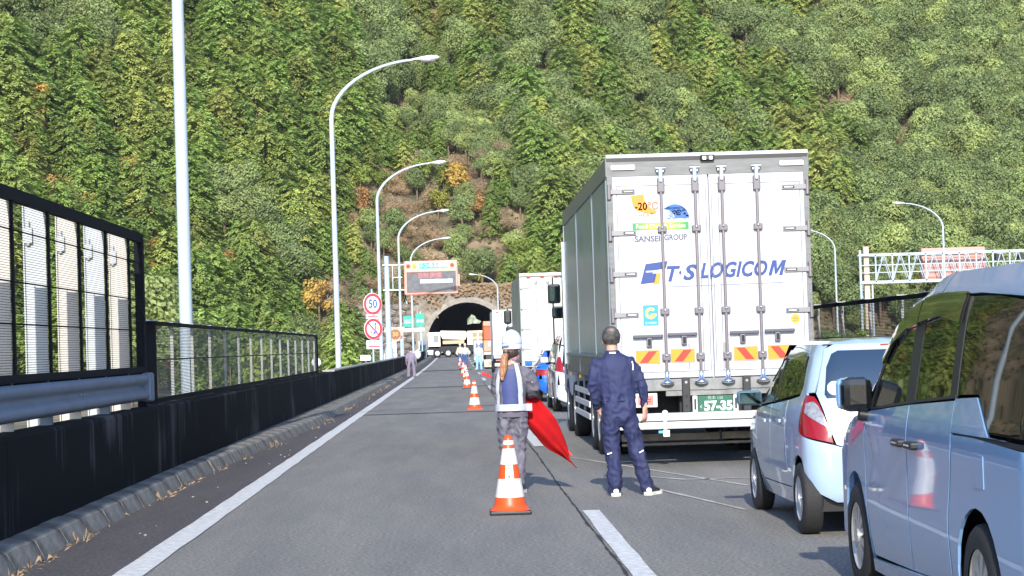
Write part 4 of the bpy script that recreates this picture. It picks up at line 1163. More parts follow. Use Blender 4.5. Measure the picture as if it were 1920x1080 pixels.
    b = MB(); b.grid(hood, 16, 10); b.build('bonnet', KW, root)
    b = MB(); b.grid(lambda u, v: ((u*2-1)*(.62-.09*v), 2.62-.82*v-.06*(u*2-1)**2, .955+.52*v), 12, 6); b.build('windscreen', GLASS, root)
    P('front_bumper', [('s', 3.1, .2), ('s', 3.15, .72), ('S', 3.15, .72), ('S', 3.1, .2)]) if False else None
    b = MB(); b.box(-.66, .66, 3.0, 3.3, .2, .74, ch=.09); b.build('front_bumper', KW, root)
    b = MB(); b.box(-.60, .60, .1, 3.2, .19, .75); b.box(-.55, .55, .2, 2.4, .7, 1.05); b.build('underbody', MATTBLK, root)
    b = MB(); b.box(-.50, .50, .36, 2.0, 1.05, 1.42, ch=.05); b.build('cabin', mat('cabin_dark', (.01, .012, .011), .8), root)
    for yy_ in (.36, 2.76):
        for sg in (-1, 1): wheel(root, sg*.648, yy_, .279, .279, .155, sg, 6, rimmat=mat('wheel_cover_silver', (.55, .57, .6), .35, .5), cover=True)
    return root
kei = hatchback()

# ------------------------------------------------------------------ white minivan, nearest
VW = mat('minivan_white_blue_shade', (.19, .34, .56), .22, spec=.5, coat=.9)  # white body; bluish shade is painted into this base colour
def minivan():
    root = empty('minivan', (3.23, 8.5, 0), .0, 'white minivan with dark windows nearest to the camera, filling the bottom right corner', 'minivan')
    W = [(.16, .80), (.3, .835), (.55, .85), (.78, .842), (.95, .848), (1.05, .842), (1.16, .815), (1.4, .775), (1.62, .732), (1.72, .70), (1.78, .66), (1.83, .58)]
    R = [(.16, .12), (.3, .02), (.6, 0), (.9, .02), (1.2, .06), (1.5, .11), (1.7, .17), (1.78, .24), (1.83, .34)]
    F = [(.16, 4.62), (.4, 4.69), (.8, 4.66), (.95, 4.5), (1.04, 4.2), (1.1, 3.95), (1.3, 3.6), (1.55, 3.22), (1.7, 2.95), (1.78, 2.72), (1.83, 2.4)]
    B_ = Body(W, R, F, rc=.16, rcf=.35, taper=.045, bow=.04, Lc=4.7, ym=2.35)
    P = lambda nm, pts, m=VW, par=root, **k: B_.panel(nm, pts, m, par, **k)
    zs = .2
    for mf in (lambda p: p, mir):
        ra = arc_pts(.93, .32, .385, .2); fa_ = arc_pts(3.82, .32, .385, .2)
        P('rear_quarter_panel', mf([('s', y, z) for k, y, z in ra] + [('s', 1.42, .34), ('s', 1.44, .62), ('s', 1.34, .95), ('s', 1.36, 1.03), ('s', .95, 1.03), ('s', .1, 1.0), ('s', .08, .7), ('s', .12, .34), ('s', .5, .25)]))
        P('beltline_panel', mf([('s', .4, 1.035), ('s', 1.365, 1.035), ('s', 1.365, 1.20), ('s', .98, 1.215), ('s', .72, 1.045)]))
        P('slide_rail', mf([('s', .12, 1.004), ('s', 1.35, 1.033), ('s', 1.35, 1.047), ('s', .12, 1.028)]), MATTBLK, off=-.004, gap=0)
        P('sliding_door', mf([('s', 1.44, .30), ('s', 1.46, .62), ('s', 1.36, .96), ('s', 1.37, 1.19), ('s', 2.30, 1.145), ('s', 2.32, .7), ('s', 2.29, .27)]))
        P('front_door', mf([('s', 2.305, .27), ('s', 2.335, .7), ('s', 2.315, 1.145), ('s', 3.42, 1.075), ('s', 3.47, .85), ('s', 3.42, .5), ('s', 3.36, .25)]))
        P('front_fender', mf([('s', 3.42, .25), ('s', 3.44, .5), ('s', 3.485, .85), ('s', 3.435, 1.075), ('s', 3.9, 1.03), ('s', 4.30, .93), ('s', 4.33, .6), ('s', 4.30, .22)] + [('s', y, z) for k, y, z in fa_[::-1]]))
        P('side_skirt', mf([('s', 1.34, .16), ('s', 1.42, .30), ('s', 3.36, .235), ('s', 3.38, .16)]), VW, off=.018)
        # roof rail band over the windows
        P('roof_side', mf([('s', .2, 1.655), ('s', 1.2, 1.70), ('s', 2.05, 1.705), ('s', 2.6, 1.655), ('s', 3.05, 1.525), ('s', 3.45, 1.29), ('s', 3.85, 1.075), ('s', 3.93, 1.075), ('s', 3.5, 1.36), ('s', 3.1, 1.62), ('s', 2.75, 1.72), ('s', 2.35, 1.80), ('s', 2.1, 1.828), ('s', .36, 1.828)]), VW, gap=.002)
        P('roof_seam', mf([('s', 2.02, 1.70), ('s', 2.02, 1.828), ('s', 2.026, 1.828), ('s', 2.026, 1.70)]), MATTBLK, off=.001, gap=0)
        g1 = P('quarter_window', mf([('s', .13, 1.05), ('s', .70, 1.055), ('s', .96, 1.225), ('s', 1.32, 1.215), ('s', 1.34, 1.69), ('s', .9, 1.685), ('s', .25, 1.64)]), GLASS, off=-.002)
        g2 = P('sliding_door_window', mf([('s', 1.48, 1.205), ('s', 1.48, 1.68), ('s', 2.15, 1.68), ('s', 2.2, 1.665), ('s', 2.21, 1.16)]), GLASS, off=-.004)
        g3 = P('front_door_window', mf([('s', 2.42, 1.155), ('s', 2.42, 1.63), ('s', 2.75, 1.565), ('s', 3.02, 1.45), ('s', 3.22, 1.22), ('s', 3.27, 1.10)]), GLASS, off=-.004)
        P('front_corner_window', mf([('s', 3.36, 1.10), ('s', 3.30, 1.25), ('s', 3.14, 1.44), ('s', 3.44, 1.27), ('s', 3.75, 1.09)]), GLASS, off=-.004)
        P('pillar', mf([('s', 1.35, 1.21), ('s', 1.37, 1.69), ('s', 1.475, 1.69), ('s', 1.475, 1.20)]), BLACKP, off=-.001, gap=0)
        P('pillar', mf([('s', 2.215, 1.155), ('s', 2.2, 1.70), ('s', 2.415, 1.68), ('s', 2.415, 1.15)]), BLACKP, off=-.001, gap=0)
        P('pillar', mf([('s', 3.28, 1.09), ('s', 3.22, 1.23), ('s', 3.02, 1.46), ('s', 3.09, 1.46), ('s', 3.29, 1.25), ('s', 3.35, 1.09)]), BLACKP, off=-.001, gap=0)
        P('window_trim', mf([('s', 1.36, 1.20), ('s', 2.3, 1.15), ('s', 3.3, 1.085), ('s', 3.3, 1.10), ('s', 2.3, 1.165), ('s', 1.36, 1.215)]), BLACKP, off=.002, gap=0)
        VIS = mat('smoked_van_visor', (.012, .013, .010), .07, coat=1)
        P('door_visor', mf([('s', 1.42, 1.56), ('s', 1.41, 1.705), ('s', 2.0, 1.71), ('s', 2.27, 1.69), ('s', 2.30, 1.57), ('s', 1.9, 1.60)]), VIS, off=.022, gap=0, thick=.02)
        P('door_visor', mf([('s', 2.33, 1.56), ('s', 2.32, 1.685), ('s', 2.62, 1.64), ('s', 3.0, 1.52), ('s', 3.16, 1.37), ('s', 3.12, 1.35), ('s', 2.95, 1.45), ('s', 2.6, 1.54)]), VIS, off=.018, gap=0, thick=.015)
        P('fuel_door', mf([('s', .78, .80), ('s', .77, .955), ('s', .93, .965), ('s', .94, .80)]), VW, off=.003, gap=.0035) if mf is not mir else None
        sg = 1 if mf is mir else -1
        for (yy_, zz) in ((2.05, .935), (2.36, .935)):
            c, n = B_.at('s', yy_+.08, zz, 0); x = abs(c.x); b = MB()
            x0, x1 = sg*(x-.012), sg*(x+.038); b.box(min(x0, x1), max(x0, x1), yy_, yy_+.19, zz-.018, zz+.022, ch=.012); h_ = b.build('door_handle', BLACKP, root)
            b = MB(); x0, x1 = sg*(x+.036), sg*(x+.041); b.box(min(x0, x1), max(x0, x1), yy_+.03, yy_+.15, zz+.0, zz+.010); b.build('chrome_strip', CHROME, h_)
        x0, x1 = sg*.80, sg*.985; b = MB(); b.box(min(x0, x1), max(x0, x1), 3.33, 3.47, 1.075, 1.275, ch=.045); mo = b.build('door_mirror', mat('mirror_shell_black', (.005, .006, .007), .25, coat=.6), root)
        x0, x1 = sg*.84, sg*1.0; b = MB(); b.box(min(x0, x1), max(x0, x1), 3.42, 3.50, 1.085, 1.27, ch=.035); b.build('mirror_shell', VW, mo)
        b = MB(); b.tube([(sg*.78, 3.40, 1.04), (sg*.88, 3.40, 1.06)], .035, 8); b.build('mirror_arm', BLACKP, mo)
    P('rear_bumper', [('s', .115, .34), ('s', .09, .65), ('r', .6, .62), ('r', -.6, .62), ('S', .09, .65), ('S', .115, .34), ('r', -.6, .2), ('r', .6, .2)])
    P('tailgate', [('s', .1, .66), ('s', .12, 1.0), ('r', .7, 1.64), ('r', .5, 1.828), ('r', -.5, 1.828), ('r', -.7, 1.64), ('S', .12, 1.0), ('S', .1, .66), ('r', -.6, .64), ('r', .6, .64)])
    P('rear_window', [('r', .66, 1.12), ('r', .6, 1.62), ('r', -.6, 1.62), ('r', -.66, 1.12)], GLASS, off=.004)
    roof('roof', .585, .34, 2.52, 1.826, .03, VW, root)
    b = MB(); b.grid(lambda u, v: ((u*2-1)*(.74-.18*v), 3.98-1.55*v-.10*(u*2-1)**2, 1.075+.73*v-.06*v*(1-v)-.02*(u*2-1)**2), 14, 8); b.build('windscreen', GLASS, root)
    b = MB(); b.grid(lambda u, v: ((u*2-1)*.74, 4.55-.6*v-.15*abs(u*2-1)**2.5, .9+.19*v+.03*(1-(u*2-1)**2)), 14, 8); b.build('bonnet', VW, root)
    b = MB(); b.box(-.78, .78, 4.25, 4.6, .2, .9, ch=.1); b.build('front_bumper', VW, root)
    b = MB(); b.box(-.76, -.60, 4.3, 4.58, .7, .9, ch=.04); b.box(.60, .76, 4.3, 4.58, .7, .9, ch=.04); b.build('headlamps', CLEAR, root)
    b = MB(); b.box(-.66, .66, .15, 4.4, .17, .8); b.box(-.70, .70, .3, 3.9, .7, 1.12); b.build('underbody', MATTBLK, root)
    b = MB(); b.box(-.64, .64, .35, 2.9, 1.1, 1.7, ch=.05); b.build('cabin', mat('cabin_dark', (.01, .012, .011), .8), root)
    vr = mat('van_rim', (.62, .6, .56), .3, .6)
    for yy_ in (.93, 3.82):
        for sg in (-1, 1): wheel(root, sg*.735, yy_, .318, .318, .2, sg, 10, rimmat=vr)
    return root
van = minivan(); van.scale = (1, 1, 1.018)

# ------------------------------------------------------------------ blue saloon and second minivan (smaller in view)
def rear_car(name, loc, label, cat, paint, W, R, F, Lc, lamp, glassz, rw, roofp, beltz, wheelr, wy, lampmat=RED_L, plate=True, group=None):
    root = empty(name, loc, 0, label, cat)
    B_ = Body(W, R, F, rc=.2, rcf=.35, taper=.05, bow=.07, Lc=Lc, ym=Lc/2)
    P = lambda nm, pts, m=paint, par=root, **k: B_.panel(nm, pts, m, par, step=.08, grid=.12, **k)
    zt = W[-1][0]; ymax = F[-1][1]
    for mf in (lambda p: p, mir):
        P('rear_side_panel', mf([('s', y, z) for k, y, z in arc_pts(wy[0], wheelr, wheelr+.06, .2, n=8)] + [('s', 1.6, .3), ('s', 1.6, beltz), ('s', .05, beltz-.03), ('s', .1, .34)]))
        P('door', mf([('s', 1.61, .3), ('s', 1.61, beltz), ('s', Lc-1.5, beltz-.06), ('s', Lc-1.45, .28)]))
        P('front_fender', mf([('s', Lc-1.44, .28), ('s', Lc-1.49, beltz-.06), ('s', Lc-.45, beltz-.2), ('s', Lc-.4, .25)] + [('s', y, z) for k, y, z in arc_pts(wy[1], wheelr, wheelr+.06, .25, n=8, rev=True)]))
        P('side_glass', mf([('s', glassz[2], beltz+.02), ('s', glassz[2]+.35, zt-.12), ('s', ymax-.25, zt-.12), ('s', ymax+.75, beltz+.02)]), GLASS, off=-.004)
        P('roof_side', mf([('s', .02, beltz-.02), ('s', glassz[2]-.02, beltz), ('s', glassz[2]+.32, zt-.10), ('s', ymax-.2, zt-.10), ('s', ymax+.8, beltz), ('s', ymax+.95, beltz), ('s', ymax, zt), ('s', .45, zt)]), paint)
        P('tail_lamp', mf(lamp), lampmat, off=.01)
        for yy_ in wy:
            sg = 1 if mf is mir else -1
            wheel(root, sg*(W[2][1]-.11), yy_, wheelr, wheelr, .2, sg, 8)
        sg = 1 if mf is mir else -1
        b = MB(); x0, x1 = sg*(W[2][1]-.02), sg*(W[2][1]+.17); b.box(min(x0, x1), max(x0, x1), Lc-1.75, Lc-1.62, beltz, beltz+.14, ch=.03); b.build('door_mirror', paint, root)
    P('rear_bumper', [('s', .1, .3), ('s', .06, .62), ('r', .5, .6), ('r', -.5, .6), ('S', .06, .62), ('S', .1, .3), ('r', -.6, .22), ('r', .6, .22)])
    P('boot_lid', [('r', .75, .62), ('r', .78, beltz), ('r', .62, zt), ('r', -.62, zt), ('r', -.78, beltz), ('r', -.75, .62)])
    P('rear_window', [('r', rw[0], glassz[0]), ('r', rw[1], glassz[1]), ('r', -rw[1], glassz[1]), ('r', -rw[0], glassz[0])], GLASS, off=.006)
    b = MB(); b.box(-.17, .17, -.03, -.005, .68, .84); b.build('number_plate', SIGNW, root)
    roof('roof', W[-1][1]+.005, .45, ymax, zt-.004, .03, paint, root)
    b = MB(); b.grid(lambda u, v: ((u*2-1)*(.72-.12*v), ymax+1.0-.95*v, beltz+(zt-beltz)*v), 8, 4); b.build('windscreen', GLASS, root)
    b = MB(); b.grid(lambda u, v: ((u*2-1)*.7, Lc-.15-(Lc-ymax-1.15)*v, beltz-.22+.22*v), 8, 4); b.build('bonnet', paint, root)
    b = MB(); b.box(-.74, .74, Lc-.5, Lc-.08, .22, beltz-.2, ch=.08); b.build('front_bumper', paint, root)
    b = MB(); b.box(-.7, .7, .12, Lc-.3, .18, beltz-.15); b.box(-.58, .58, .6, ymax+.4, beltz-.2, zt-.15, ch=.1); b.build('underbody', MATTBLK, root)
    return root
blue = rear_car('saloon_car', (2.94, 54.0, 0), 'bright blue car with wide red tail lamps ahead of the white minivan, beside the flag', 'car', mat('blue_car_paint', (.015, .12, .55), .2, coat=1),
    [(.18, .8), (.35, .86), (.6, .895), (.85, .88), (.98, .82), (1.15, .72), (1.33, .62), (1.38, .56)],
    [(.18, .1), (.4, 0), (.8, .02), (.95, .08), (1.05, .25), (1.2, .5), (1.33, .8), (1.38, .95)],
    [(.18, 4.3), (.6, 4.35), (.75, 4.2), (.9, 3.7), (1.0, 3.2), (1.2, 2.85), (1.38, 2.4)], 4.4,
    [('s', .35, .88), ('s', .30, .72), ('r', .42, .70), ('r', .42, .86)], (1.0, 1.32, .75), (.62, .52), None, .95, .32, (.78, 3.5))
mv2 = rear_car('minivan', (2.98, 45.4, 0), 'white minivan with tall red tail lamps between blue car and big truck', 'minivan', mat('white_car_paint', (.55, .57, .6), .2, coat=1),
    [(.16, .80), (.3, .84), (.55, .85), (.9, .845), (1.2, .80), (1.5, .74), (1.68, .68), (1.74, .6)],
    [(.16, .1), (.3, 0), (.7, 0), (1.0, .04), (1.3, .1), (1.6, .18), (1.74, .3)],
    [(.16, 4.6), (.8, 4.6), (1.0, 4.1), (1.3, 3.6), (1.6, 3.1), (1.74, 2.6)], 4.6,
    [('s', .18, 1.25), ('s', .2, .95), ('r', .62, .88), ('r', .70, 1.25)], (1.02, 1.62, .3), (.68, .6), None, 1.1, .31, (.95, 3.8))
# ------------------------------------------------------------------ big refrigerated truck
def big_truck():
    root = empty('box_truck', (3.135, 24.8, 0), 0, 'big white refrigerated truck seen from behind, blue lettering across its rear doors', 'truck')
    DW = mat('truck_door_white', (.44, .46, .50), .4, coat=.15, var=.08, vscale=2.5, stretch=(2.5, 2.5, .35), detail=8)
    HEAD = mat('brushed_header', (.14, .145, .145), .5, .1, var=.2, vscale=3, stretch=(1, 1, 6))
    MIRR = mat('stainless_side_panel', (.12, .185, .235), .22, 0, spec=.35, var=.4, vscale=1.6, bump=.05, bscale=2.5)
    RODM = mat('lock_rod_steel', (.20, .175, .185), .35, .3)
    Z0, Z1, HWD, L_ = 1.07, 3.80, 1.243, 10.2
    # box shell
    b = MB(); b.box(-HWD+.01, HWD-.01, .06, L_, Z0, Z1-.01); body = b.build('cargo_box', DW, root)
    b = MB(); b.box(-HWD-.004, HWD+.004, -.012, .05, 3.80, 3.845, ch=.006); b.build('roof_rail', DW, root)
    b = MB(); b.box(-HWD, HWD, -.004, .05, 3.755, 3.80); b.build('black_strip', BLACKP, root)  # black strip between roof rail and header panel
    b = MB(); b.box(-HWD, HWD, .0, .06, 3.575, 3.755); hd = b.build('header_panel', HEAD, root)
    for sg in (-1, 1):
        b = MB(); b.box(sg*1.21-.033, sg*1.21+.033, -.006, .06, Z0, 3.755); b.build('corner_post', HEAD, root)
        b = MB(); b.box(sg*1.04-.15, sg*1.04+.15, -.03, 0, 3.65, 3.715, ch=.015)
        b.box(sg*1.04-.13, sg*1.04-.02, -.036, -.03, 3.665, 3.70); b.box(sg*1.04+.02, sg*1.04+.13, -.036, -.03, 3.665, 3.70)
        b.build('marker_light', mat('marker_lens', (.8, .76, .74), .25), hd)
    b = MB(); b.box(-.085, .085, -.07, .0, 3.74, 3.81, ch=.012); b.build('camera_housing', BLACKP, root)
    b = MB(); b.box(-.06, -.02, -.075, -.07, 3.75, 3.79); b.box(.02, .06, -.075, -.07, 3.75, 3.79); b.build('camera_bracket', CHROME, root)
    # doors
    for sg in (-1, 1):
        x0, x1 = (-1.178, -.008) if sg < 0 else (.008, 1.178)
        b = MB(); b.box(x0, x1, -.02, .03, 1.085, 3.57, ch=.006); dr = b.build('rear_door', DW, root)
        # raised leaf inside gasket
        GK = mat('door_gasket', (.13, .135, .15), .6)
        for (a, c, d, e_) in ((x0+.05, x1-.09 if sg < 0 else x1-.05, 3.45, 3.456), (x0+.05, x1-.05, 1.16, 1.166)):
            b = MB(); b.box(a, c, -.026, -.0205, d, e_); b.build('gasket', GK, dr)
        for xx in ((-1.128, -.12, -.035) if sg < 0 else (1.128, .12, .035)):
            b = MB(); b.box(xx-.004, xx+.004, -.026, -.0205, 1.16, 3.455); b.build('gasket', GK, dr)
        for zz in (3.385, 2.875, 2.37, 1.87):
            b = MB(); xa, xb = sg*1.215, sg*.905
            b.box(min(xa, xb), max(xa, xb), -.042, -.022, zz-.033, zz+.033, ch=.008); h_ = b.build('hinge', mat('hinge_steel', (.20, .20, .21), .4, .3), root)
            b = MB(); b.box(min(sg*.92, sg*1.06), max(sg*.92, sg*1.06), -.047, -.042, zz-.016, zz+.016); b.build('hinge_slot', BLACKP, h_)
            b = MB(); b.box(min(sg*.935, sg*1.04), max(sg*.935, sg*1.04), -.051, -.046, zz-.005, zz+.005); b.build('hinge_bead', SIGNW, h_)
            b = MB(); b.cyl((sg*1.222, -.03, zz-.09), (sg*1.222, -.03, zz+.09), .024, 10); b.build('hinge_pin', RODM, h_)
    for xr in (-.585, -.165, .165, .595):
        b = MB(); b.tube([(xr, -.055, 1.04), (xr, -.055, 3.64)], .0185, 12); rd = b.build('lock_rod', RODM, root)
        b = MB(); b.box(xr-.05, xr+.05, -.045, -.0, 3.60, 3.66, ch=.015); b.tube([(xr-.06, -.06, 3.66), (xr+.06, -.06, 3.66)], .02, 8); b.tube([(xr, -.06, 3.5), (xr, -.06, 3.66)], .03, 8); b.build('top_catch', CHROME, rd)
        for zz, hh, ww in ((3.45, .09, .045), (2.91, .04, .055), (1.90, .04, .055), (1.34, .045, .05)):
            b = MB(); b.box(xr-ww, xr+ww, -.075, -.021, zz-hh, zz+hh, ch=.012); g_ = b.build('rod_guide', mat('guide_steel', (.14, .13, .14), .4, .3), rd)
            b = MB(); b.ball((xr, -.078, zz+hh*.5), .018, 8, 5); b.build('bolt', CHROME, g_)
        b = MB(); b.lathe([(.001, 1.0), (.05, 1.0), (.085, 1.02), (.08, 1.045), (.03, 1.075), (.03, 1.16)], 16, Matrix.Translation((xr, -.06, 0))); b.build('bottom_catch', CHROME, rd)
    for (xa, xb, xc, zt) in ((-.99, -.62, -.79, 1.60), (-.56, -.20, -.36, 1.615), (.2, .56, .36, 1.615), (.63, 1.0, .79, 1.625)):
        b = MB(); b.box(xa, xb, -.085, -.06, zt-.018, zt+.022, ch=.008); h_ = b.build('door_handle', mat('handle_dark', (.09, .09, .11), .35, .4), root)
        b = MB(); b.box(xc-.035, xc+.035, -.075, -.02, zt-.13, zt-.01, ch=.015); b.build('handle_keeper', mat('keeper_steel', (.2, .2, .22), .4, .3), h_)
        b = MB(); b.box(xc-.018, xc+.018, -.08, -.075, zt-.11, zt-.03); b.build('keeper_slot', MATTBLK, h_)
    # chevron plates
    for (x0, x1, z0, z1, di) in ((-.955, -.665, 1.27, 1.43, 1), (-.525, -.235, 1.275, 1.435, 1), (.25, .54, 1.275, 1.44, -1), (.67, .96, 1.28, 1.445, -1)):
        b = MB(); b.box(x0, x1, -.028, -.0205, z0, z1); r_ = b.build('reflective_plate', YEL, root)
        b = MB(); b.box(x0-.006, x1+.006, -.026, -.0202, z0-.008, z1+.008); b.build('plate_frame', GREYP, r_)
        w_ = x1-x0; cx = (x0+x1)/2; h_ = (z1-z0-.02)/2; zc = (z0+z1)/2
        pts = [(cx+di*(-.105), -.031, zc-h_), (cx+di*.0, -.031, zc-h_), (cx+di*.115, -.031, zc+h_), (cx+di*.01, -.031, zc+h_)]
        b = MB(); b.poly(pts, (0, .002, 0)); b.build('red_stripe', mat('chevron_red', (.5, .025, .012), .4), r_)
    # lettering
    Y = -.0215
    logo = MB(); logo.poly([(-.80, Y, 2.49), (-.53, Y, 2.52), (-.553, Y, 2.43), (-.70, Y, 2.41), (-.722, Y, 2.37), (-.67, Y, 2.372), (-.70, Y, 2.26), (-.87, Y, 2.245)], (0, -.003, 0)); lg = logo.build('logo_mark', BLUE, root)
    b = MB(); b.poly([(-.80, Y-.004, 2.405), (-.62, Y-.004, 2.412), (-.62, Y-.004, 2.392), (-.80, Y-.004, 2.385)], (0, -.001, 0)); b.build('logo_gap', DW, lg)
    b = MB(); b.poly([(-.675, Y, 2.37), (-.615, Y, 2.373), (-.645, Y, 2.242), (-.715, Y, 2.238)], (0, -.003, 0)); b.build('logo_accent', mat('logo_amber', (.62, .25, .02), .4), lg)
    tm = face_cam(.18, Y, 2.385) @ Matrix.Rotation(radians(.6), 4, 'Z')
    def sltext(nm, s_, size, x, z, m_, sh=.0, bold=0, sx=1, par=root, rot=.6, sp_=1):
        return text(nm, s_, size, face_cam(x, Y, z) @ Matrix.Rotation(radians(rot), 4, 'Z'), m_, par, .002, shear=sh, bold=bold, sx=sx, spacing=sp_)
    for (s_, x0, x1, z) in (('T', -.545, -.375, 2.352), ('·', -.392, -.362, 2.36), ('S', -.345, -.17, 2.362), ('LOGICO', -.135, .70, 2.382)):
        text('lettering', s_, .255, face_cam(0, Y, z) @ Matrix.Rotation(radians(.7 if s_ == 'LOGICO' else 0), 4, 'Z'), BLUE, root, .002, shear=.30, bold=.009, fit=(x0, x1), spacing=1.06)
    hM = .188; z0 = 2.302; sh0 = .30
    mp_ = [(0, 0), (0, hM), (.052, hM), (.086, .085), (.122, hM), (.172, hM), (.172, 0), (.132, 0), (.132, .115), (.097, .02), (.074, .02), (.040, .115), (.040, 0)]
    b = MB(); b.poly([(.705+x+sh0*z, Y, z0+z) for x, z in mp_], (0, -.002, 0)); b.build('lettering', BLUE, root)
    b = MB(); b.poly([(-.54, Y, 2.205), (.885, Y, 2.218), (.885, Y, 2.210), (-.54, Y, 2.197)], (0, -.002, 0)); b.build('underline', mat('line_grey', (.12, .13, .2), .5), root)
    # temperature emblem
    n = 10
    sh_ = [(-.955, Y, 3.33), (-.80, Y, 3.35), (-.775, Y, 3.24)] + [(-.775+.14*i/5, Y, 3.24-.10*sin(i/5*pi/2)) for i in range(1, 6)] + [(-.66, Y, 3.10), (-.78, Y, 3.115), (-.87, Y, 3.14), (-.93, Y, 3.2)]
    b = MB(); b.poly(sh_, (0, -.002, 0)); e1 = b.build('orange_emblem', mat('emblem_orange', (.62, .22, .012), .4), root)
    sltext('emblem_text', '-20℃', .13, -.765, 3.195, mat('emblem_brown', (.35, .12, .06), .5), .0, .003, .9, e1)
    sltext('emblem_text', 'HEAT', .075, -.78, 3.085, mat('emblem_red', (.7, .16, .1), .5), .1, .001, 1.0, e1)
    pts = [(-.565, Y, 3.16)] + [(-.42+.175*cos(radians(a)), Y, 3.04+.175*sin(radians(a))) for a in range(128, -1, -8)] + [(-.42, Y, 3.04), (-.44, Y, 3.10), (-.50, Y, 3.145)]
    b = MB(); b.poly(pts, (0, -.002, 0)); e2 = b.build('blue_emblem', mat('emblem_blue', (.015, .11, .38), .4), root)
    sltext('emblem_text', '30℃', .135, -.39, 3.075, mat('emblem_white_outline', (.55, .68, .85), .5), .05, .014, .9, e2)
    text('emblem_text', '30℃', .135, face_cam(-.39, Y-.003, 3.075), mat('emblem_navy', (.05, .1, .3), .5), e2, .0015, shear=.05, bold=.0, sx=.9)
    sltext('emblem_text', 'REFRIGERATED', .042, -.42, 3.165, mat('emblem_white_outline', (.55, .68, .85), .5), 0, .001, 1, e2)
    gm_ = bpy.data.materials.new('green_yellow_bar'); gm_.use_nodes = True; nt = gm_.node_tree; p = nt.nodes['Principled BSDF']
    tc = nt.nodes.new('ShaderNodeTexCoord'); sx_ = nt.nodes.new('ShaderNodeSeparateXYZ'); nt.links.new(tc.outputs['Generated'], sx_.inputs[0]); cr = nt.nodes.new('ShaderNodeValToRGB'); nt.links.new(sx_.outputs[0], cr.inputs[0])
    cr.color_ramp.elements[0].color = (.015, .25, .05, 1); cr.color_ramp.elements[1].color = (.015, .25, .05, 1); q_ = cr.color_ramp.elements.new(.5); q_.color = (.5, .46, .02, 1)
    cr.color_ramp.elements[0].position = .05; cr.color_ramp.elements[-1].position = .95; nt.links.new(cr.outputs[0], p.inputs['Base Color'])
    b = MB(); b.box(-.945, -.255, Y-.003, Y, 2.905, 2.995); e3 = b.build('green_bar', gm_, root)
    text('bar_text', 'Food Chain & Service', .068, face_cam(-.60, Y-.005, 2.95), mat('bar_lettering', (.75, .92, .6), .5), e3, .001, bold=.001, sx=1.02)
    text('group_text', 'SANSEI', .10, face_cam(0, Y, 2.795), mat('group_grey', (.07, .075, .12), .5), root, .002, bold=.003, fit=(-.925, -.61))
    text('group_text', 'GROUP', .10, face_cam(0, Y, 2.805), mat('group_grey', (.07, .075, .12), .5), root, .002, bold=.003, fit=(-.56, -.28))
    b = MB(); b.box(-1.06, -.86, Y-.003, Y, 3.425, 3.475); q = b.build('small_label', SIGNW, root)
    b = MB(); b.cyl((-1.03, Y-.005, 3.45), (-1.03, Y-.003, 3.45), .018, 12); b.build('label_mark', mat('label_gold', (.6, .45, .1), .5), q)
    text('label_text', 'Thermo', .04, face_cam(-.94, Y-.005, 3.45), PRINT, q, .0008)
    # square G sticker, round yellow sticker
    b = MB(); b.box(-.85, -.665, Y-.003, Y, 1.735, 1.985); q = b.build('square_sticker', mat('sticker_blue', (.02, .25, .45), .4), root)
    b = MB(); 
    ring = [( .07*cos(radians(a)), .07*sin(radians(a))) for a in range(40, 331, 15)]; ri_ = [(.036*cos(radians(a)), .036*sin(radians(a))) for a in range(40, 331, 15)]
    cx, cz = -.757, 1.885; YY = Y-.0045
    for i in range(len(ring)-1):
        b.add([(cx+ring[i][0], YY, cz+ring[i][1]), (cx+ring[i+1][0], YY, cz+ring[i+1][1]), (cx+ri_[i+1][0], YY, cz+ri_[i+1][1]), (cx+ri_[i][0], YY, cz+ri_[i][1])], [(0, 1, 2, 3)])
    b.box(cx, cx+.07, YY, YY+.001, cz-.035, cz-.008)
    b.build('sticker_letter', mat('sticker_lime', (.55, .8, .12), .4), q)
    text('sticker_text', 'G MARK', .038, face_cam(cx, Y-.0045, 1.765), mat('sticker_lime', (.55, .8, .12), .4), q, .0005)
    b = MB(); b.cyl((1.02, Y-.004, 1.765), (1.02, Y, 1.765), .058, 24); q = b.build('round_sticker', mat('sticker_yellow', (.6, .36, .01), .4), root)
    for zz in (1.785, 1.765, 1.745):
        b = MB(); b.box(.985, 1.055, Y-.0055, Y-.004, zz-.004, zz+.004); b.build('sticker_print', PRINT, q)
    b = MB(); b.box(-1.06, -.80, Y-.003, Y, 1.475, 1.50); b.build('maker_label', mat('label_grey', (.5, .5, .52), .5), root)
    for xx in (-.30, .0+.14):
        b = MB(); b.box(xx-.008, xx+.008, -.024, -.0205, 1.18, 1.50); b.build('drain_slot', mat('slot_grey', (.2, .2, .22), .6), root)
    # lower frame
    FRM = mat('worn_galvanised', (.20, .205, .20), .5, .1, var=.35, vscale=5, detail=8)
    b = MB(); b.box(-1.24, 1.24, -.03, .12, .93, 1.072, ch=.005); lf = b.build('rear_sill', FRM, root)
    b = MB(); b.box(-.60, 1.15, -.015, .1, .865, .929); b.build('sill_flange', FRM, lf)
    b = MB(); b.box(-.14, .14, -.036, -.03, .93, 1.03); b.build('latch_block', FRM, lf)
    for xx in (-.36, .385):
        b = MB(); b.box(xx-.048, xx+.048, -.10, -.031, .60, 1.09, ch=.015); r_ = b.build('rubber_bumper', mat('black_rubber', (.03, .03, .032), .7), root)
        for zz in (1.03, .86, .74, .66):
            b = MB(); b.cyl((xx, -.104, zz), (xx, -.098, zz), .017, 10); b.build('bolt', GREYP if zz > 1 else MATTBLK, r_)
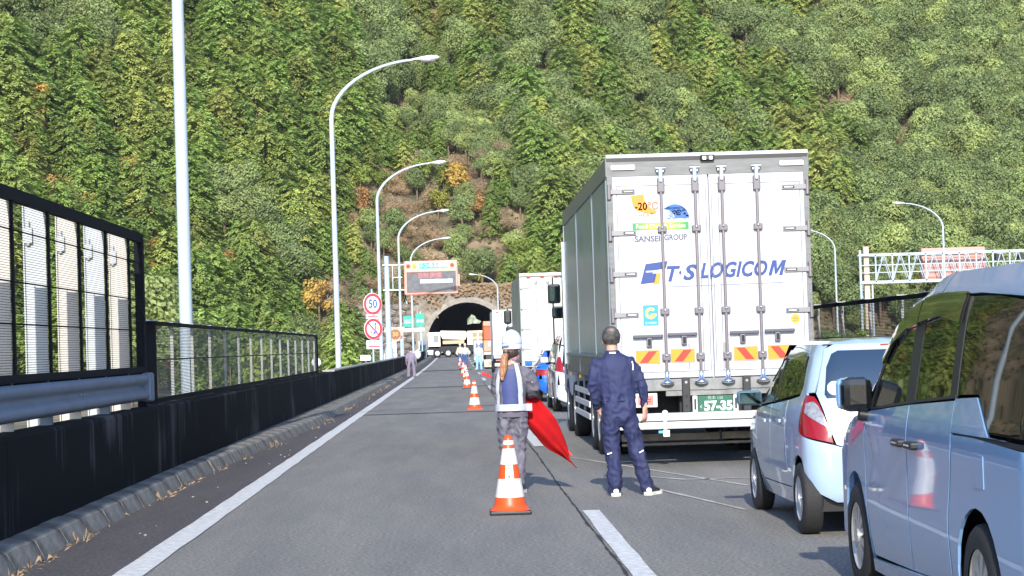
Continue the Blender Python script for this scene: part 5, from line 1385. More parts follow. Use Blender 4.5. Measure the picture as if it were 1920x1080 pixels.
    for sg in (-1, 1):
        x0, x1 = (sg*1.22, sg*.71); b = MB(); b.box(min(x0, x1), max(x0, x1), -.02, .1, .735, .905, ch=.008); r_ = b.build('lamp_box', mat('lamp_box_frame', (.7, .66, .64), .4), root)
        for k, mm_ in ((0, mat('lamp_red_pale', (.65, .2, .17), .25, coat=.4)), (1, mat('lamp_pink_lens', (.72, .36, .3), .25, coat=.4))):
            xa = sg*(.76+.24*k); xb = sg*(.95+.24*k); b = MB(); b.box(min(xa, xb), max(xa, xb), -.03, -.02, .765, .875, ch=.004); l_ = b.build('tail_lamp', mm_, r_)
            b = MB(); b.box(min(xa, xb)+.03, max(xa, xb)-.03, -.034, -.03, .80, .808); b.box(min(xa, xb)+.03, max(xa, xb)-.03, -.034, -.03, .83, .838); b.build('lens_rib', RED_L, l_)
    b = MB(); b.box(-.21, .21, -.02, -.005, .655, .855, ch=.004); np_ = b.build('number_plate', mat('plate_green', (.01, .10, .055), .45), root)
    text('plate_text', '57-35', .155, face_cam(.035, -.023, .725), SIGNW, np_, .002, bold=.006, sx=.98)
    text('plate_text', 'く', .045, face_cam(-.175, -.023, .72), SIGNW, np_, .001)
    text('plate_text', '熊本 130', .05, face_cam(.0, -.023, .825), mat('plate_small', (.3, .42, .36), .5), np_, .001)
    for sg in (-1, 1):
        b = MB(); b.box(sg*.25-.035, sg*.25+.035, -.04, 0, .65, .86, ch=.015); q = b.build('plate_lamp', mat('plate_bracket', (.6, .61, .6), .4, .4), root)
        b = MB(); b.box(sg*.25-.012, sg*.25+.012, -.045, -.04, .69, .82); b.build('bracket_slot', BLACKP, q)
    BMP = mat('bumper_white', (.5, .51, .52), .35)
    b = MB(); b.box(-1.2, 1.2, -.12, .05, .565, .66, ch=.014); bp_ = b.build('bumper', BMP, root)
    b = MB(); b.box(-1.2, 1.2, -.10, .05, .465, .555, ch=.014); b.build('bumper_lower', BMP, bp_)
    b = MB(); b.box(-.66, -.61, -.15, -.12, .46, .69, ch=.006); q = b.build('bumper_latch', mat('latch_steel', (.6, .6, .6), .35, .5), root)
    b = MB(); b.cyl((-.635, -.16, .665), (-.635, -.12, .665), .035, 12); b.cyl((-.66, -.15, .43), (-.60, -.15, .43), .02, 8); b.box(-.665, -.585, -.16, -.11, .375, .455, ch=.006); b.build('latch_buckle', mat('buckle_cream', (.75, .7, .62), .4), q)
    b = MB(); b.box(-.72, -.665, -.15, -.12, .42, .45); b.build('blue_tag', mat('tag_blue', (.1, .45, .6), .4), q)
    b = MB(); b.box(-.42, .42, .15, 9.6, .62, .93); b.box(-1.16, 1.16, .55, .8, .50, .90); b.box(-1.0, 1.0, .3, 3.2, .86, 1.06); b.build('chassis', MATTBLK, root)
    UND = mat('underrun_tan', (.20, .17, .13), .7, var=.3, vscale=6)
    b = MB(); b.box(-1.12, .10, .45, .55, .30, .385); b.build('underrun_bar', UND, root)
    b = MB(); b.box(.13, 1.12, .45, .55, .30, .385); b.build('underrun_bar', UND, root)
    b = MB(); b.box(-1.12, 1.12, .47, .53, .24, .27); b.build('underrun_lip', UND, root)
    # left and right sides
    for sg in (-1, 1):
        xo = sg*HWD; yc = [.12, 2.8, 6.5, 10.12]
        for a, c in zip(yc[:-1], yc[1:]):
            b = MB(); x0, x1 = xo-sg*.012, xo+sg*.003; b.box(min(x0, x1), max(x0, x1), a+.04, c-.04, 1.40, 3.55); b.build('side_panel', MIRR, root)
            b = MB(); x0, x1 = xo-sg*.012, xo+sg*.014; b.box(min(x0, x1), max(x0, x1), a-.035, a+.035, 1.1, 3.6, ch=.006); b.build('panel_post', mat('post_aluminium', (.2, .24, .27), .35, .2), root)
        b = MB(); x0, x1 = xo-sg*.012, xo+sg*.012; b.box(min(x0, x1), max(x0, x1), 10.08, 10.2, 1.1, 3.8, ch=.01); b.build('front_post', ALU, root)
        b = MB(); x0, x1 = xo-sg*.012, xo+sg*.016; b.box(min(x0, x1), max(x0, x1), .0, 10.2, 3.57, 3.80, ch=.01); b.build('top_rail', mat('top_rail_grey', (.16, .17, .165), .35, .4), root)
        b = MB(); x0, x1 = xo-sg*.012, xo+sg*.02; b.box(min(x0, x1), max(x0, x1), .0, 10.2, 1.345, 1.385); b.build('belt_strip', mat('post_aluminium', (.2, .24, .27), .35, .2), root)
        b = MB(); x0, x1 = xo-sg*.012, xo+sg*.008; b.box(min(x0, x1), max(x0, x1), .0, 10.2, 1.075, 1.34, ch=.006); b.build('lower_rail', mat('lower_rail_steel', (.12, .13, .135), .25, .2, var=.4, vscale=3, bump=.4, bscale=5), root)
        for yy_ in (.7, 2.2, 4.4, 6.8, 9.3):
            b = MB(); b.cbox((xo-sg*.01, yy_, 1.03), (.035, .11, .055), ch=.01); b.build('side_marker', mat('amber_marker', (.95, .55, .05), .3), root)
        for (a, c) in ((4.95, 8.5),):
            for zz in (.46, .64, .82):
                b = MB(); b.cbox((xo-sg*.03, (a+c)/2, zz), (.03, c-a, .09), ch=.008); b.build('side_guard_rail', mat('guard_white', (.62, .6, .58), .4), root)
            for yy_ in (5.2, 6.7, 8.3):
                b = MB(); b.cbox((xo-sg*.06, yy_, .75), (.03, .06, .6)); b.build('guard_bracket', GREYP, root)
        for yy_, rr in ((3.25, .46), (4.5, .46), (9.0, .46), (10.95, .48)):
            wheel(root, sg*1.085, yy_, rr, rr, .26, sg, 8, name='wheel', rimmat=mat('truck_rim', (.55, .56, .57), .35, .6))
            if yy_ < 5: wheel(root, sg*.80, yy_, rr, rr, .24, -sg, 0, name='inner_wheel', rimmat=GREYP)
        b = MB(); b.box(min(sg*.95, sg*1.2), max(sg*.95, sg*1.2), 3.9-.08, 3.9+.02, .35, 1.0); b.build('mudguard', MATTBLK, root)
        # vertical pipe and grab frames at the front of the box
        b = MB(); b.tube([(xo+sg*.03, 10.15, 1.2), (xo+sg*.03, 10.15, 3.3)], .025, 8); b.build('drain_pipe', ALU, root)
        # mirrors on long arms
        mr = empty('mirror_assembly', (0, 0, 0)); mr.parent = root
        mxp = sg*1.37; b = MB(); b.box(mxp-.115, mxp+.115, 11.55, 11.68, 2.27, 2.62, ch=.04); m1 = b.build('mirror_housing', BLACKP, mr)
        b = MB(); b.box(mxp-.085, mxp+.085, 11.54, 11.55, 2.31, 2.58, ch=.004); b.build('mirror_glass', mat('mirror', (.04, .07, .09), .08, 1), m1)
        b = MB(); b.box(mxp-.05, mxp+.16, 11.55, 11.68, 2.0, 2.22, ch=.04); m1 = b.build('mirror_housing', BLACKP, mr)
        b = MB(); b.box(mxp-.02, mxp+.13, 11.54, 11.55, 2.03, 2.19, ch=.004); b.build('mirror_glass', mat('mirror', (.04, .07, .09), .08, 1), m1)
        b = MB(); b.tube([(sg*1.2, 11.7, 2.75), (mxp+sg*.02, 11.7, 2.75), (mxp+sg*.02, 11.7, 1.55), (sg*1.2, 11.7, 1.5)], .016, 6); b.build('mirror_arm', BLACKP, mr)
    # cab
    b = MB(); b.box(-1.2, 1.2, 10.35, 12.3, .62, 3.05, ch=.09); cb = b.build('cab', DW, root)
    b = MB(); b.box(-1.1, 1.1, 12.29, 12.33, 1.85, 2.75, ch=.01); b.build('windscreen', GLASS, cb)
    for sg in (-1, 1):
        b = MB(); b.box(min(sg*1.195, sg*1.21), max(sg*1.195, sg*1.21), 11.2, 12.1, 1.9, 2.7, ch=.005); b.build('cab_window', GLASS, cb)
        b = MB(); b.box(min(sg*1.2, sg*1.215), max(sg*1.2, sg*1.215), 11.1, 11.2, 1.0, 2.8); b.build('door_seam', MATTBLK, cb)
    b = MB(); b.box(-1.1, 1.1, 10.25, 10.7, 2.6, 3.75, ch=.1); b.build('cooling_unit', WHITE, root)
    return root
ts = big_truck()

# ------------------------------------------------------------------ trucks further ahead
def far_truck(loc, label, paint, side, L_=9.2, Ht=3.7, hw=1.22, hinges=True, mirror=True, mname='box_truck', group=None, lower=WHITE):
    root = empty(mname, loc, 0, label, 'truck', group)
    b = MB(); b.box(-hw+.02, hw-.02, .05, L_, 1.0, Ht-.02); b.build('cargo_box', paint, root)
    b = MB(); b.box(-hw, hw, -.03, .06, Ht-.09, Ht, ch=.01); rr = b.build('roof_rail', WHITE, root)
    for sg in (-1, 1):
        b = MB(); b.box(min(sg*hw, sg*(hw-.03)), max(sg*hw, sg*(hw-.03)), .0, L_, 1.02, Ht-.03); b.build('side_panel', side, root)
        b = MB(); b.box(min(0, sg*(hw-.06))+.006, max(0, sg*(hw-.06))-.006, -.01, .045, 1.05, Ht-.16, ch=.008); dr = b.build('rear_door', paint, root)
        for zz in [Ht-.45-.62*k for k in range(4)]:
            if hinges:
                b = MB(); xa, xb = sg*(hw-.02), sg*(hw-.3); b.box(min(xa, xb), max(xa, xb), -.04, -.012, zz-.03, zz+.03, ch=.01); b.build('hinge', GREYP, root)
        for xr in (sg*.35, sg*.72):
            b = MB(); b.tube([(xr, -.04, .95), (xr, -.04, Ht-.3)], .016, 8); b.build('lock_rod', GREYP, root)
            b = MB(); b.ball((xr, -.04, Ht-.28), (.05, .03, .08), 8, 6); b.build('rod_catch', GREYP, root)
        for yy_ in (2.6, 3.8, 8.6, L_+1.0):
            wheel(root, sg*1.05, yy_, .46, .46, .26, sg, 6, rimmat=GREYP)
        if mirror:
            b = MB(); xm = sg*(hw+.12); b.box(xm-.14, xm+.14, L_+1.5, L_+1.62, 2.3, 2.8, ch=.07); m1 = b.build('mirror_housing', BLACKP, root)
            b = MB(); b.box(xm-.08, xm+.2, L_+1.5, L_+1.62, 1.9, 2.22, ch=.06); b.build('mirror_housing', BLACKP, root)
            b = MB(); b.tube([(sg*1.1, L_+1.7, 2.9), (xm, L_+1.7, 2.9), (xm, L_+1.7, 1.7), (sg*1.1, L_+1.7, 1.7)], .02, 6); b.build('mirror_arm', BLACKP, root)
        xa, xb = sg*.6, sg*1.1; b = MB(); b.box(min(xa, xb), max(xa, xb), -.04, .05, .72, .80, ch=.01); b.build('tail_lamp', mat('dull_lamp', (.3, .12, .1), .4), root)
    b = MB(); b.box(-hw, hw, -.03, .2, .86, 1.02); b.build('rear_sill', GREYP, root)
    b = MB(); b.box(-1.15, 1.15, -.06, .1, .45, .62, ch=.01); b.build('bumper', lower, root)
    b = MB(); b.box(-.9, .9, .2, L_, .5, .98); b.build('chassis', MATTBLK, root)
    b = MB(); b.box(-1.18, 1.18, L_+.15, L_+2.0, .6, 2.95, ch=.1); cb = b.build('cab', WHITE, root)
    b = MB(); b.box(-1.08, 1.08, L_+1.99, L_+2.03, 1.8, 2.6); b.build('windscreen', GLASS, cb)
    b = MB()
    for k in range(5): b.box(-1.0+.42*k, -1.0+.42*k+.12, -.05, -.03, Ht-.15, Ht-.10)
    b.build('marker_row', RED_L, rr)
    return root
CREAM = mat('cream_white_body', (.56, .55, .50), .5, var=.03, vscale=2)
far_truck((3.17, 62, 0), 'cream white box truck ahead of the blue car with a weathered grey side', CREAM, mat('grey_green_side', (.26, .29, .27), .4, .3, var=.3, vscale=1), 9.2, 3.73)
far_truck((3.09, 107, rz(107)), 'pale white panelled truck between the cream truck and the orange lorry', mat('pale_truck', (.68, .72, .70), .5), mat('pale_truck', (.68, .72, .70), .5), 8, 3.42, 1.2, hinges=False, mirror=False)
# orange lorry
ol = empty('crane_lorry', (2.85, 134, rz(134)), 0, 'orange red lorry seen as a narrow strip left of the pale truck', 'truck')
OR1 = mat('lorry_orange', (.78, .08, .02), .4); OR2 = mat('lorry_salmon', (.72, .25, .16), .5)
b = MB(); b.box(-1.1, 1.1, .3, 6.5, 1.9, 3.15, ch=.05); b.build('upper_body', OR1, ol)
b = MB(); b.box(-1.1, 1.1, .2, .3, 2.85, 3.15); b.build('upper_rail', OR2, ol)
b = MB(); b.box(-1.12, 1.12, .0, 6.8, 1.15, 1.88, ch=.03); q = b.build('lower_body', OR2, ol)
b = MB(); b.box(-.8, .2, -.03, .0, 1.5, 1.8); b.build('white_plate', SIGNW, q)
b = MB(); b.box(-1.1, 1.1, .1, .3, .95, 1.12); b.build('ledge', CREAM, ol)
b = MB(); b.box(-1.0, 1.0, .2, 6, .55, .95); b.build('chassis', BLACKP, ol)
b = MB(); b.box(-1.12, 1.12, -.05, .1, .12, .62, ch=.02); q = b.build('rear_apron', mat('apron_pink', (.75, .45, .35), .5), ol)
b = MB(); b.box(-.85, .9, -.08, -.05, .25, .5); b.build('lamp_strip', OR2, q)
for yy_ in (1.2, 5.6):
    for sg in (-1, 1): wheel(ol, sg*.95, yy_, .42, .42, .25, sg, 6, rimmat=GREYP)
b = MB(); b.box(-1.1, 1.1, 6.9, 8.5, .6, 2.5, ch=.1); q = b.build('cab', OR1, ol)
b = MB(); b.box(-1.0, 1.0, 8.49, 8.53, 1.6, 2.3); b.build('windscreen', GLASS, q)
# small white van ahead of the orange lorry
sv = empty('van', (1.95, 152, rz(152)), 0, 'small white van with a blue rear window near the wrecked lorry', 'van')
b = MB(); b.box(-.75, .75, 0, 3.6, .35, 1.9, ch=.12); q = b.build('body', WHITE, sv)
b = MB(); b.box(-.6, .6, -.015, .02, 1.2, 1.72, ch=.004); b.build('rear_window', mat('blue_window', (.08, .16, .3), .1, coat=1), q)
for sg in (-1, 1):
    b = MB(); b.box(sg*.68-.05, sg*.68+.05, -.02, .02, .8, 1.1); b.build('tail_lamp', RED_L, q)
    for yy_ in (.6, 2.9): wheel(sv, sg*.66, yy_, .29, .29, .16, sg, 6)
b = MB(); b.box(-.7, .7, -.05, .1, .3, .5); b.build('bumper', GREYP, sv)

# wrecked lorry across the carriageway at the tunnel
wk = empty('wrecked_lorry', (-.2, 236, rz(236)), 0, 'cream coloured tipper lorry standing jackknifed across the road in front of the tunnel', 'truck')
CRM = mat('cream_lorry', (.72, .66, .54), .45, var=.15, vscale=1.2); BEI = mat('beige_box', (.75, .65, .45), .5)
b = MB(); b.box(-3.25, -1.75, -.9, .9, .95, 2.95, ch=.14); cb = b.build('cab', mat('cab_cream', (.78, .72, .62), .4), wk)
b = MB(); b.box(-2.55, -1.95, -.93, -.9, 1.75, 2.6, ch=.01); b.build('side_window', mat('cab_window_grey', (.2, .24, .24), .15), cb)
b = MB(); b.box(-3.28, -3.2, -.8, .8, 1.7, 2.6); b.build('windscreen', GLASS, cb)
b = MB(); b.box(-3.45, -2.6, -.95, -.7, .35, .9, ch=.03); b.box(-3.1, -1.6, -1.0, -.9, .55, .65); b.build('bumper', STEEL, wk)
b = MB()
prof = [(-1.8, 2.95), (-1.7, 3.05), (1.15, 2.95), (1.3, 2.85), (1.32, 2.4), (1.1, 2.0), (-1.5, 2.15), (-1.75, 2.6)]
b.poly([(x, -1.15, z) for x, z in prof], (0, 2.3, 0)); tb = b.build('tipper_body', CRM, wk)
b = MB(); b.tube([(-1.72, -1.1, 2.98), (1.2, -1.1, 2.86)], .14, 10); b.tube([(-1.6, -1.14, 2.5), (1.28, -1.14, 2.42)], .09, 8); b.build('side_rib', CRM, tb)
b = MB(); b.box(-1.5, 1.0, -1.1, 1.1, 1.55, 1.95); b.build('subframe', mat('subframe_tan', (.4, .32, .2), .6), wk)
b = MB(); b.box(-3.2, 2.3, -.9, .9, .55, 1.3); b.build('chassis', MATTBLK, wk)
b = MB(); b.box(1.35, 3.7, -1.1, 1.1, 1.35, 3.0, ch=.08); bx = b.build('rear_box', BEI, wk)
for i in range(2):
    for j in range(2):
        b = MB(); b.box(1.95+.72*i, 2.5+.72*i, -1.13, -1.1, 1.6+.68*j, 2.1+.68*j); b.build('box_window', mat('box_window_brown', (.3, .2, .12), .3), bx)
for xw in (-2.15, -.9, .25, .85, 1.4):
    M_ = Matrix.Translation((xw, -.95, .5)) @ Matrix.Rotation(pi/2, 4, 'Z')
    b = MB(); b.lathe([(.28, -.15), (.46, -.14), (.5, -.05), (.5, .05), (.46, .14), (.28, .15)], 18, Matrix.Translation((xw, -.95, .5)), axis='Y'); w_ = b.build('wheel', RUBBER, wk)
    b = MB(); b.lathe([(.001, -.1), (.12, -.16), (.3, -.13), (.3, .1)], 16, Matrix.Translation((xw, -.95, .5)), axis='Y'); b.build('rim', WHITE, w_)

# ------------------------------------------------------------------ cones
def cone(x, y, label, txt=True, worn=False):
    root = empty('traffic_cone', (x, y, rz(y)), 0, label, 'traffic cone', 'cones set out along the lane line')
    b = MB(); b.box(-.19, .19, -.19, .19, 0, .035, ch=.012); b.build('base_weight', BLACKP if not worn else ORANGE, root)
    H_ = .72; rb, rt = .155, .035
    def R_(z): return rb+(rt-rb)*((z-.03)/(H_-.03))
    def seg(z0, z1, nm, m, off=0):
        b = MB(); b.lathe([(R_(z0)+off, z0), (R_((z0+z1)/2)+off, (z0+z1)/2), (R_(z1)+off, z1)], 32); return b.build(nm, m, root)
    b = MB(); b.lathe([(.19, .035), (.175, .045), (.16, .06), (R_(.09), .09), (R_(.2), .2), (R_(.45), .45), (R_(.69), .69), (.03, .72), (.001, .725)], 32); b.build('cone_body', ORANGE, root)
    RW = mat('reflective_white', (.6, .6, .59), .35)
    if not worn: seg(.155, .325, 'reflective_band', RW, .003); seg(.455, .60, 'reflective_band', RW, .003)
    else: seg(.13, .30, 'reflective_band', RW, .003); seg(.40, .58, 'reflective_band', mat('faded_band', (.45, .48, .5), .6), .003)
    seg(.635, .675, 'top_band', mat('faded_pink_band', (.85, .55, .5), .5), .003)
    if txt:
        # printed strip down the front
        b = MB(); n = 6; vs = []
        for z in (.325, .455):
            for i in range(n+1):
                a = -pi/2-.38+.76*i/n; r = R_(z)+.005; vs.append((r*cos(a), r*sin(a), z))
        b.add(vs, [(i, i+1, n+2+i, n+1+i) for i in range(n)], True); b.build('label_strip', RW, root)
        s_ = '㈱西日本クレスト'; GRT = mat('cone_text_green', (.03, .14, .06), .5); BLT = mat('cone_text_navy', (.05, .07, .16), .5)
        for i, ch in enumerate(s_):
            z = .445-.0335*i; r = R_(z)+.008
            M_ = Matrix.Translation((-.004, -r, z)) @ Matrix.Rotation(radians(90-9.8), 4, 'X')
            text('printed_letter', ch, .036, M_, GRT if i < 4 else BLT, root, .0004, bold=.0004, sx=1.1)
    return root
cone(.44, 18.7, 'nearest orange and white striped cone with printed lettering, in front of the woman')
cone(.375, 49.5, 'second cone from the camera, grey upper band, on its own in the lane', False, True)
cone(.31, 75, 'third cone from the camera, white bands overlapped by those behind', False)
cone(.34, 93, 'fourth cone from the camera, partly behind the third', False)
cone(.28, 108, 'fifth cone from the camera in the distant row', False)
cone(.22, 132, 'sixth cone from the camera in the distant row', False)
cone(.15, 150, 'farthest cone of the row near the workers', False)
# ------------------------------------------------------------------ people
def chain(b, pts, n=16, side=(1, 0, 0)):
    """pts: (pos, r_side, r_depth); closed elliptical tube with rounded ends"""
    P = [Vector(p[0]) for p in pts]; S = Vector(side); vs = []; fs = []; rings = []
    def frame(i):
        t = (P[min(i+1, len(P)-1)]-P[max(i-1, 0)]).normalized()
        s = (S-t*S.dot(t)); s = s.normalized() if s.length > .05 else t.orthogonal().normalized()
        return t, s, t.cross(s)
    seq = []
    t, s, d = frame(0); r = min(pts[0][1], pts[0][2])
    for k in (.12, .6): seq.append((P[0]-t*r*.85*(1-k), pts[0][1]*sqrt(1-(1-k)**2), pts[0][2]*sqrt(1-(1-k)**2), s, d))
    for i in range(len(P)):
        t, s, d = frame(i); seq.append((P[i], pts[i][1], pts[i][2], s, d))
    t, s, d = frame(len(P)-1); r = min(pts[-1][1], pts[-1][2])
    for k in (.6, .12): seq.append((P[-1]+t*r*.85*(1-k), pts[-1][1]*sqrt(1-(1-k)**2), pts[-1][2]*sqrt(1-(1-k)**2), s, d))
    for (c, a, e, s, d) in seq:
        for k in range(n):
            q = 2*pi*k/n; vs.append(c+s*a*cos(q)+d*e*sin(q))
    m = len(seq)
    fs = [(i*n+k, i*n+(k+1) % n, (i+1)*n+(k+1) % n, (i+1)*n+k) for i in range(m-1) for k in range(n)]
    fs += [tuple(range(n))[::-1], tuple(range((m-1)*n, m*n))]
    b.add(vs, fs, True)
def fuse(name, b, m, parent, voxel=.011, smooth=3, wrinkle=0, wscale=9, wst=(1, 1, .5), seed=0, folds=None):
    """union of the overlapping limbs as one continuous skin, with cloth folds pressed in"""
    o = b.build(name, m, parent)
    md = o.modifiers.new('r', 'REMESH'); md.mode = 'VOXEL'; md.voxel_size = voxel
    md2 = o.modifiers.new('s', 'SMOOTH'); md2.iterations = smooth; md2.factor = .6
    dg = bpy.context.evaluated_depsgraph_get(); me = bpy.data.meshes.new_from_object(o.evaluated_get(dg))
    o.modifiers.clear(); o.data = me; me.materials.clear(); me.materials.append(m)
    if wrinkle:
        ns = [v.normal.copy() for v in me.vertices]
        for v, n in zip(me.vertices, ns):
            c = v.co; p = Vector((c.x*wst[0], c.y*wst[1], c.z*wst[2]))*wscale+Vector((seed, 0, 0))
            a = noise.noise(p+Vector((c.x*6, 0, 0))); r1 = 1-abs(a)*2.6
            a2 = noise.noise(Vector((c.x*1.1-c.z*.55, c.y, c.z*1.4+c.x*.8))*wscale*1.9+Vector((seed+9, 3, 1)))
            k = 1.0
            if folds: k = folds(c)
            v.co = c+n*wrinkle*k*(r1*.6+(1-abs(a2)*2.4)*.55-.5)
    me.polygons.foreach_set('use_smooth', [True]*len(me.polygons)); me.update()
    return o
def hand(b, wrist, dirv, palmn, s=1.0, curl=.5, thumb=1):
    """palm and five separate bent fingers; dirv along the hand, palmn palm normal"""
    d = Vector(dirv).normalized(); n = Vector(palmn); n = (n-d*n.dot(d)).normalized(); w_ = d.cross(n)*thumb; W0 = Vector(wrist)
    chain(b, [(W0-d*.02*s, .024*s, .018*s), (W0+d*.03*s, .034*s, .015*s), (W0+d*.075*s, .040*s, .014*s), (W0+d*.092*s, .038*s, .012*s)], 12, w_)
    for k, (off, L_) in enumerate(((.030, .072), (.010, .080), (-.011, .074), (-.031, .058))):
        p = W0+d*(.078*s)+w_*off*s; dd = d+w_*off*1.6; pts = [(p, .0095*s, .0095*s)]
        for j, (l, a) in enumerate(((.42, .25), (.33, .55), (.25, .6))):
            ax = w_; ang = curl*a*1.5; dd = (dd*cos(ang)+n*sin(ang)).normalized(); p = p+dd*L_*l*s; r = (.0092-.0010*j)*s; pts.append((p, r, r))
        chain(b, pts, 8, w_)
    p = W0+d*.025*s+w_*.028*s; dd = (d*.75+w_*.6+n*.35).normalized(); pts = [(p, .013*s, .012*s)]
    for l in (.035, .028): p = p+dd*l*s; dd = (dd+n*curl*.4+d*.35).normalized(); pts.append((p, .0105*s, .010*s))
    chain(b, pts, 8, w_)
SKIN = mat('skin', (.50, .29, .21), .5, spec=.4)
NAVY = mat('navy_workwear', (.017, .023, .078), .75, var=.12, vscale=6)
GREYW = mat('grey_workwear', (.12, .115, .145), .75, var=.25, vscale=7)
HAIRB = mat('black_grey_hair', (.10, .09, .085), .5, col2=(.014, .012, .013), vscale=26, bump=.6, bscale=90)
HAIRT = mat('brown_hair', (.44, .235, .12), .45, col2=(.2, .08, .04), vscale=20, stretch=(4, 4, .5), bump=.4, bscale=60)
SHOEW = mat('shoe_sole', (.72, .70, .62), .5); SHOED = mat('shoe_dark', (.03, .03, .035), .5)

def head_mesh(b, c, s=1.0, fwd=(0, 1, 0)):
    """skull, jaw, nose, ears, neck stub; facing fwd (mostly away from the camera)"""
    f = Vector(fwd).normalized(); r = Vector((f.y, -f.x, 0)); C = Vector(c)
    M_ = Matrix((r, f, Vector((0, 0, 1)))).transposed().to_4x4(); M_.translation = C
    b.ball((0, -.012*s, .02*s), (.076*s, .094*s, .10*s), 20, 14, M_)
    b.ball((0, .022*s, -.045*s), (.060*s, .070*s, .075*s), 16, 10, M_)
    b.ball((0, .096*s, -.02*s), (.011*s, .02*s, .022*s), 8, 6, M_)
    b.ball((0, .072*s, -.065*s), (.026*s, .02*s, .012*s), 8, 6, M_)
    for q in (-1, 1): b.ball((q*.08*s, .004*s, -.012*s), (.013*s, .022*s, .034*s), 8, 8, M_)
    return M_
def face_bits(M_, s, parent):
    for q in (-1, 1):
        b = MB(); b.ball((q*.031*s, .083*s, .004*s), (.013*s, .009*s, .007*s), 10, 6, M_); e_ = b.build('eye', SIGNW, parent)
        b = MB(); b.ball((q*.031*s, .091*s, .004*s), (.005*s, .003*s, .005*s), 8, 6, M_); b.build('iris', SHOED, e_)
        b = MB(); b.box((q*.031-.016)*s, (q*.031+.016)*s, .086*s, .092*s, .020*s, .025*s, M_); b.build('eyebrow', HAIRB, parent)
    b = MB(); b.ball((0, .090*s, -.066*s), (.022*s, .005*s, .006*s), 10, 4, M_); b.build('mouth', mat('lip', (.4, .14, .12), .5), parent)
def shoe(b, heel, toe, s=1.0):
    H_, T_ = Vector(heel), Vector(toe); d = (T_-H_).normalized()
    chain(b, [(H_+Vector((0, 0, .045)), .038*s, .045), (H_+d*.08+Vector((0, 0, .05)), .042*s, .05), (H_+d*.17+Vector((0, 0, .035)), .048*s, .034), (T_-d*.03+Vector((0, 0, .028)), .040*s, .024)], 12, (d.y, -d.x, 0))
def sole(b, heel, toe, s=1.0):
    H_, T_ = Vector(heel), Vector(toe); d = (T_-H_).normalized(); w_ = Vector((d.y, -d.x, 0)); pts = []
    for (l, wd) in ((-.04, .025), (-.02, .042), (.08, .042), (.17, .052), (.23, .042), (.26, .015)): pts.append(H_+d*l+w_*wd*s)
    for (l, wd) in ((.26, .015), (.23, .042), (.17, .048), (.08, .036), (-.02, .042), (-.04, .025)): pts.append(H_+d*l-w_*wd*s)
    b.poly([(p.x, p.y, .001) for p in pts], (0, 0, .032))

# ---- man in navy overalls seen from behind (feet 0.36 m apart, weight on the left leg)
man = empty('person', (1.66, 20.4, 0), 0, 'person in navy overalls standing behind the truck, seen from the back, dark thinning hair', 'person')
V = lambda x, y, z: Vector((x, y, z))
b = MB()
Mh = head_mesh(b, (-.112, .02, 1.575), 1.0, (-.1, 1, 0)) @ Matrix.Diagonal((1.10, 1.06, 1.04, 1))
chain(b, [((-.10, 0, 1.40), .055, .055), ((-.108, .0, 1.46), .056, .058), ((-.11, .005, 1.53), .055, .06)], 14)
hand(b, (.207, -.0, .875), (-.02, .05, -1), (-.6, .5, 0), 1.15, .8, 1)
hand(b, (-.245, .13, .86), (.2, .3, -.8), (.8, 0, .2), .95, .6, 1)
chain(b, [((.205, -.01, .98), .033, .033), ((.207, -.0, .87), .029, .027)], 10)
chain(b, [((-.26, .08, .97), .033, .033), ((-.245, .13, .86), .029, .027)], 10)
chain(b, [((-.10, .01, 1.36), .10, .06), ((-.07, .01, 1.2), .14, .09), ((-.06, .01, 1.0), .13, .09), ((-.06, .01, .9), .12, .09)], 12)
chain(b, [((.10, 0, 1.30), .03, .03), ((.17, -.02, 1.13), .03, .03), ((.205, -.01, .98), .03, .03)], 8)
chain(b, [((-.24, 0, 1.30), .03, .03), ((-.29, 0, 1.12), .03, .03), ((-.26, .08, .97), .03, .03)], 8)
for (xa, xk, xf) in ((-.13, -.125, -.115), (.02, .115, .215)):
    chain(b, [((xa, .01, .88), .06, .06), ((xk, .0, .45), .045, .045), ((xf, .0, .10), .035, .035)], 8)
body = fuse('body', b, SKIN, man, .008, 2)
face_bits(Mh, 1.02, man)
# hair cap with a thin crown
b = MB()
b.ball((0, -.016, .026), (.083, .1, .102), 26, 18, Mh)
b.v = [v for v in b.v]
o = b.build('hair', HAIRB, man)
bm = bmesh.new(); bm.from_mesh(o.data); inv = Mh.inverted()
bmesh.ops.delete(bm, geom=[v for v in bm.verts if (lambda q: (q.y > .045 and q.z < .085) or q.z < -.052 or (q.z < -.005 and q.y > .02))(inv @ v.co)], context='VERTS')
for v in bm.verts:
    q = inv @ v.co; n_ = (q-Vector((0, -.01, .02))).normalized(); v.co = Mh @ (q+n_*(.003+.004*noise.noise(q*60)))
bm.to_mesh(o.data); bm.free()
b = MB(); b.ball((-.005, -.045, .105), (.040, .042, .024), 14, 8, Mh @ Matrix.Rotation(.25, 4, 'X')); b.build('thin_crown', mat('thinning_hair', (.26, .19, .15), .5, col2=(.09, .07, .06), vscale=60), o)
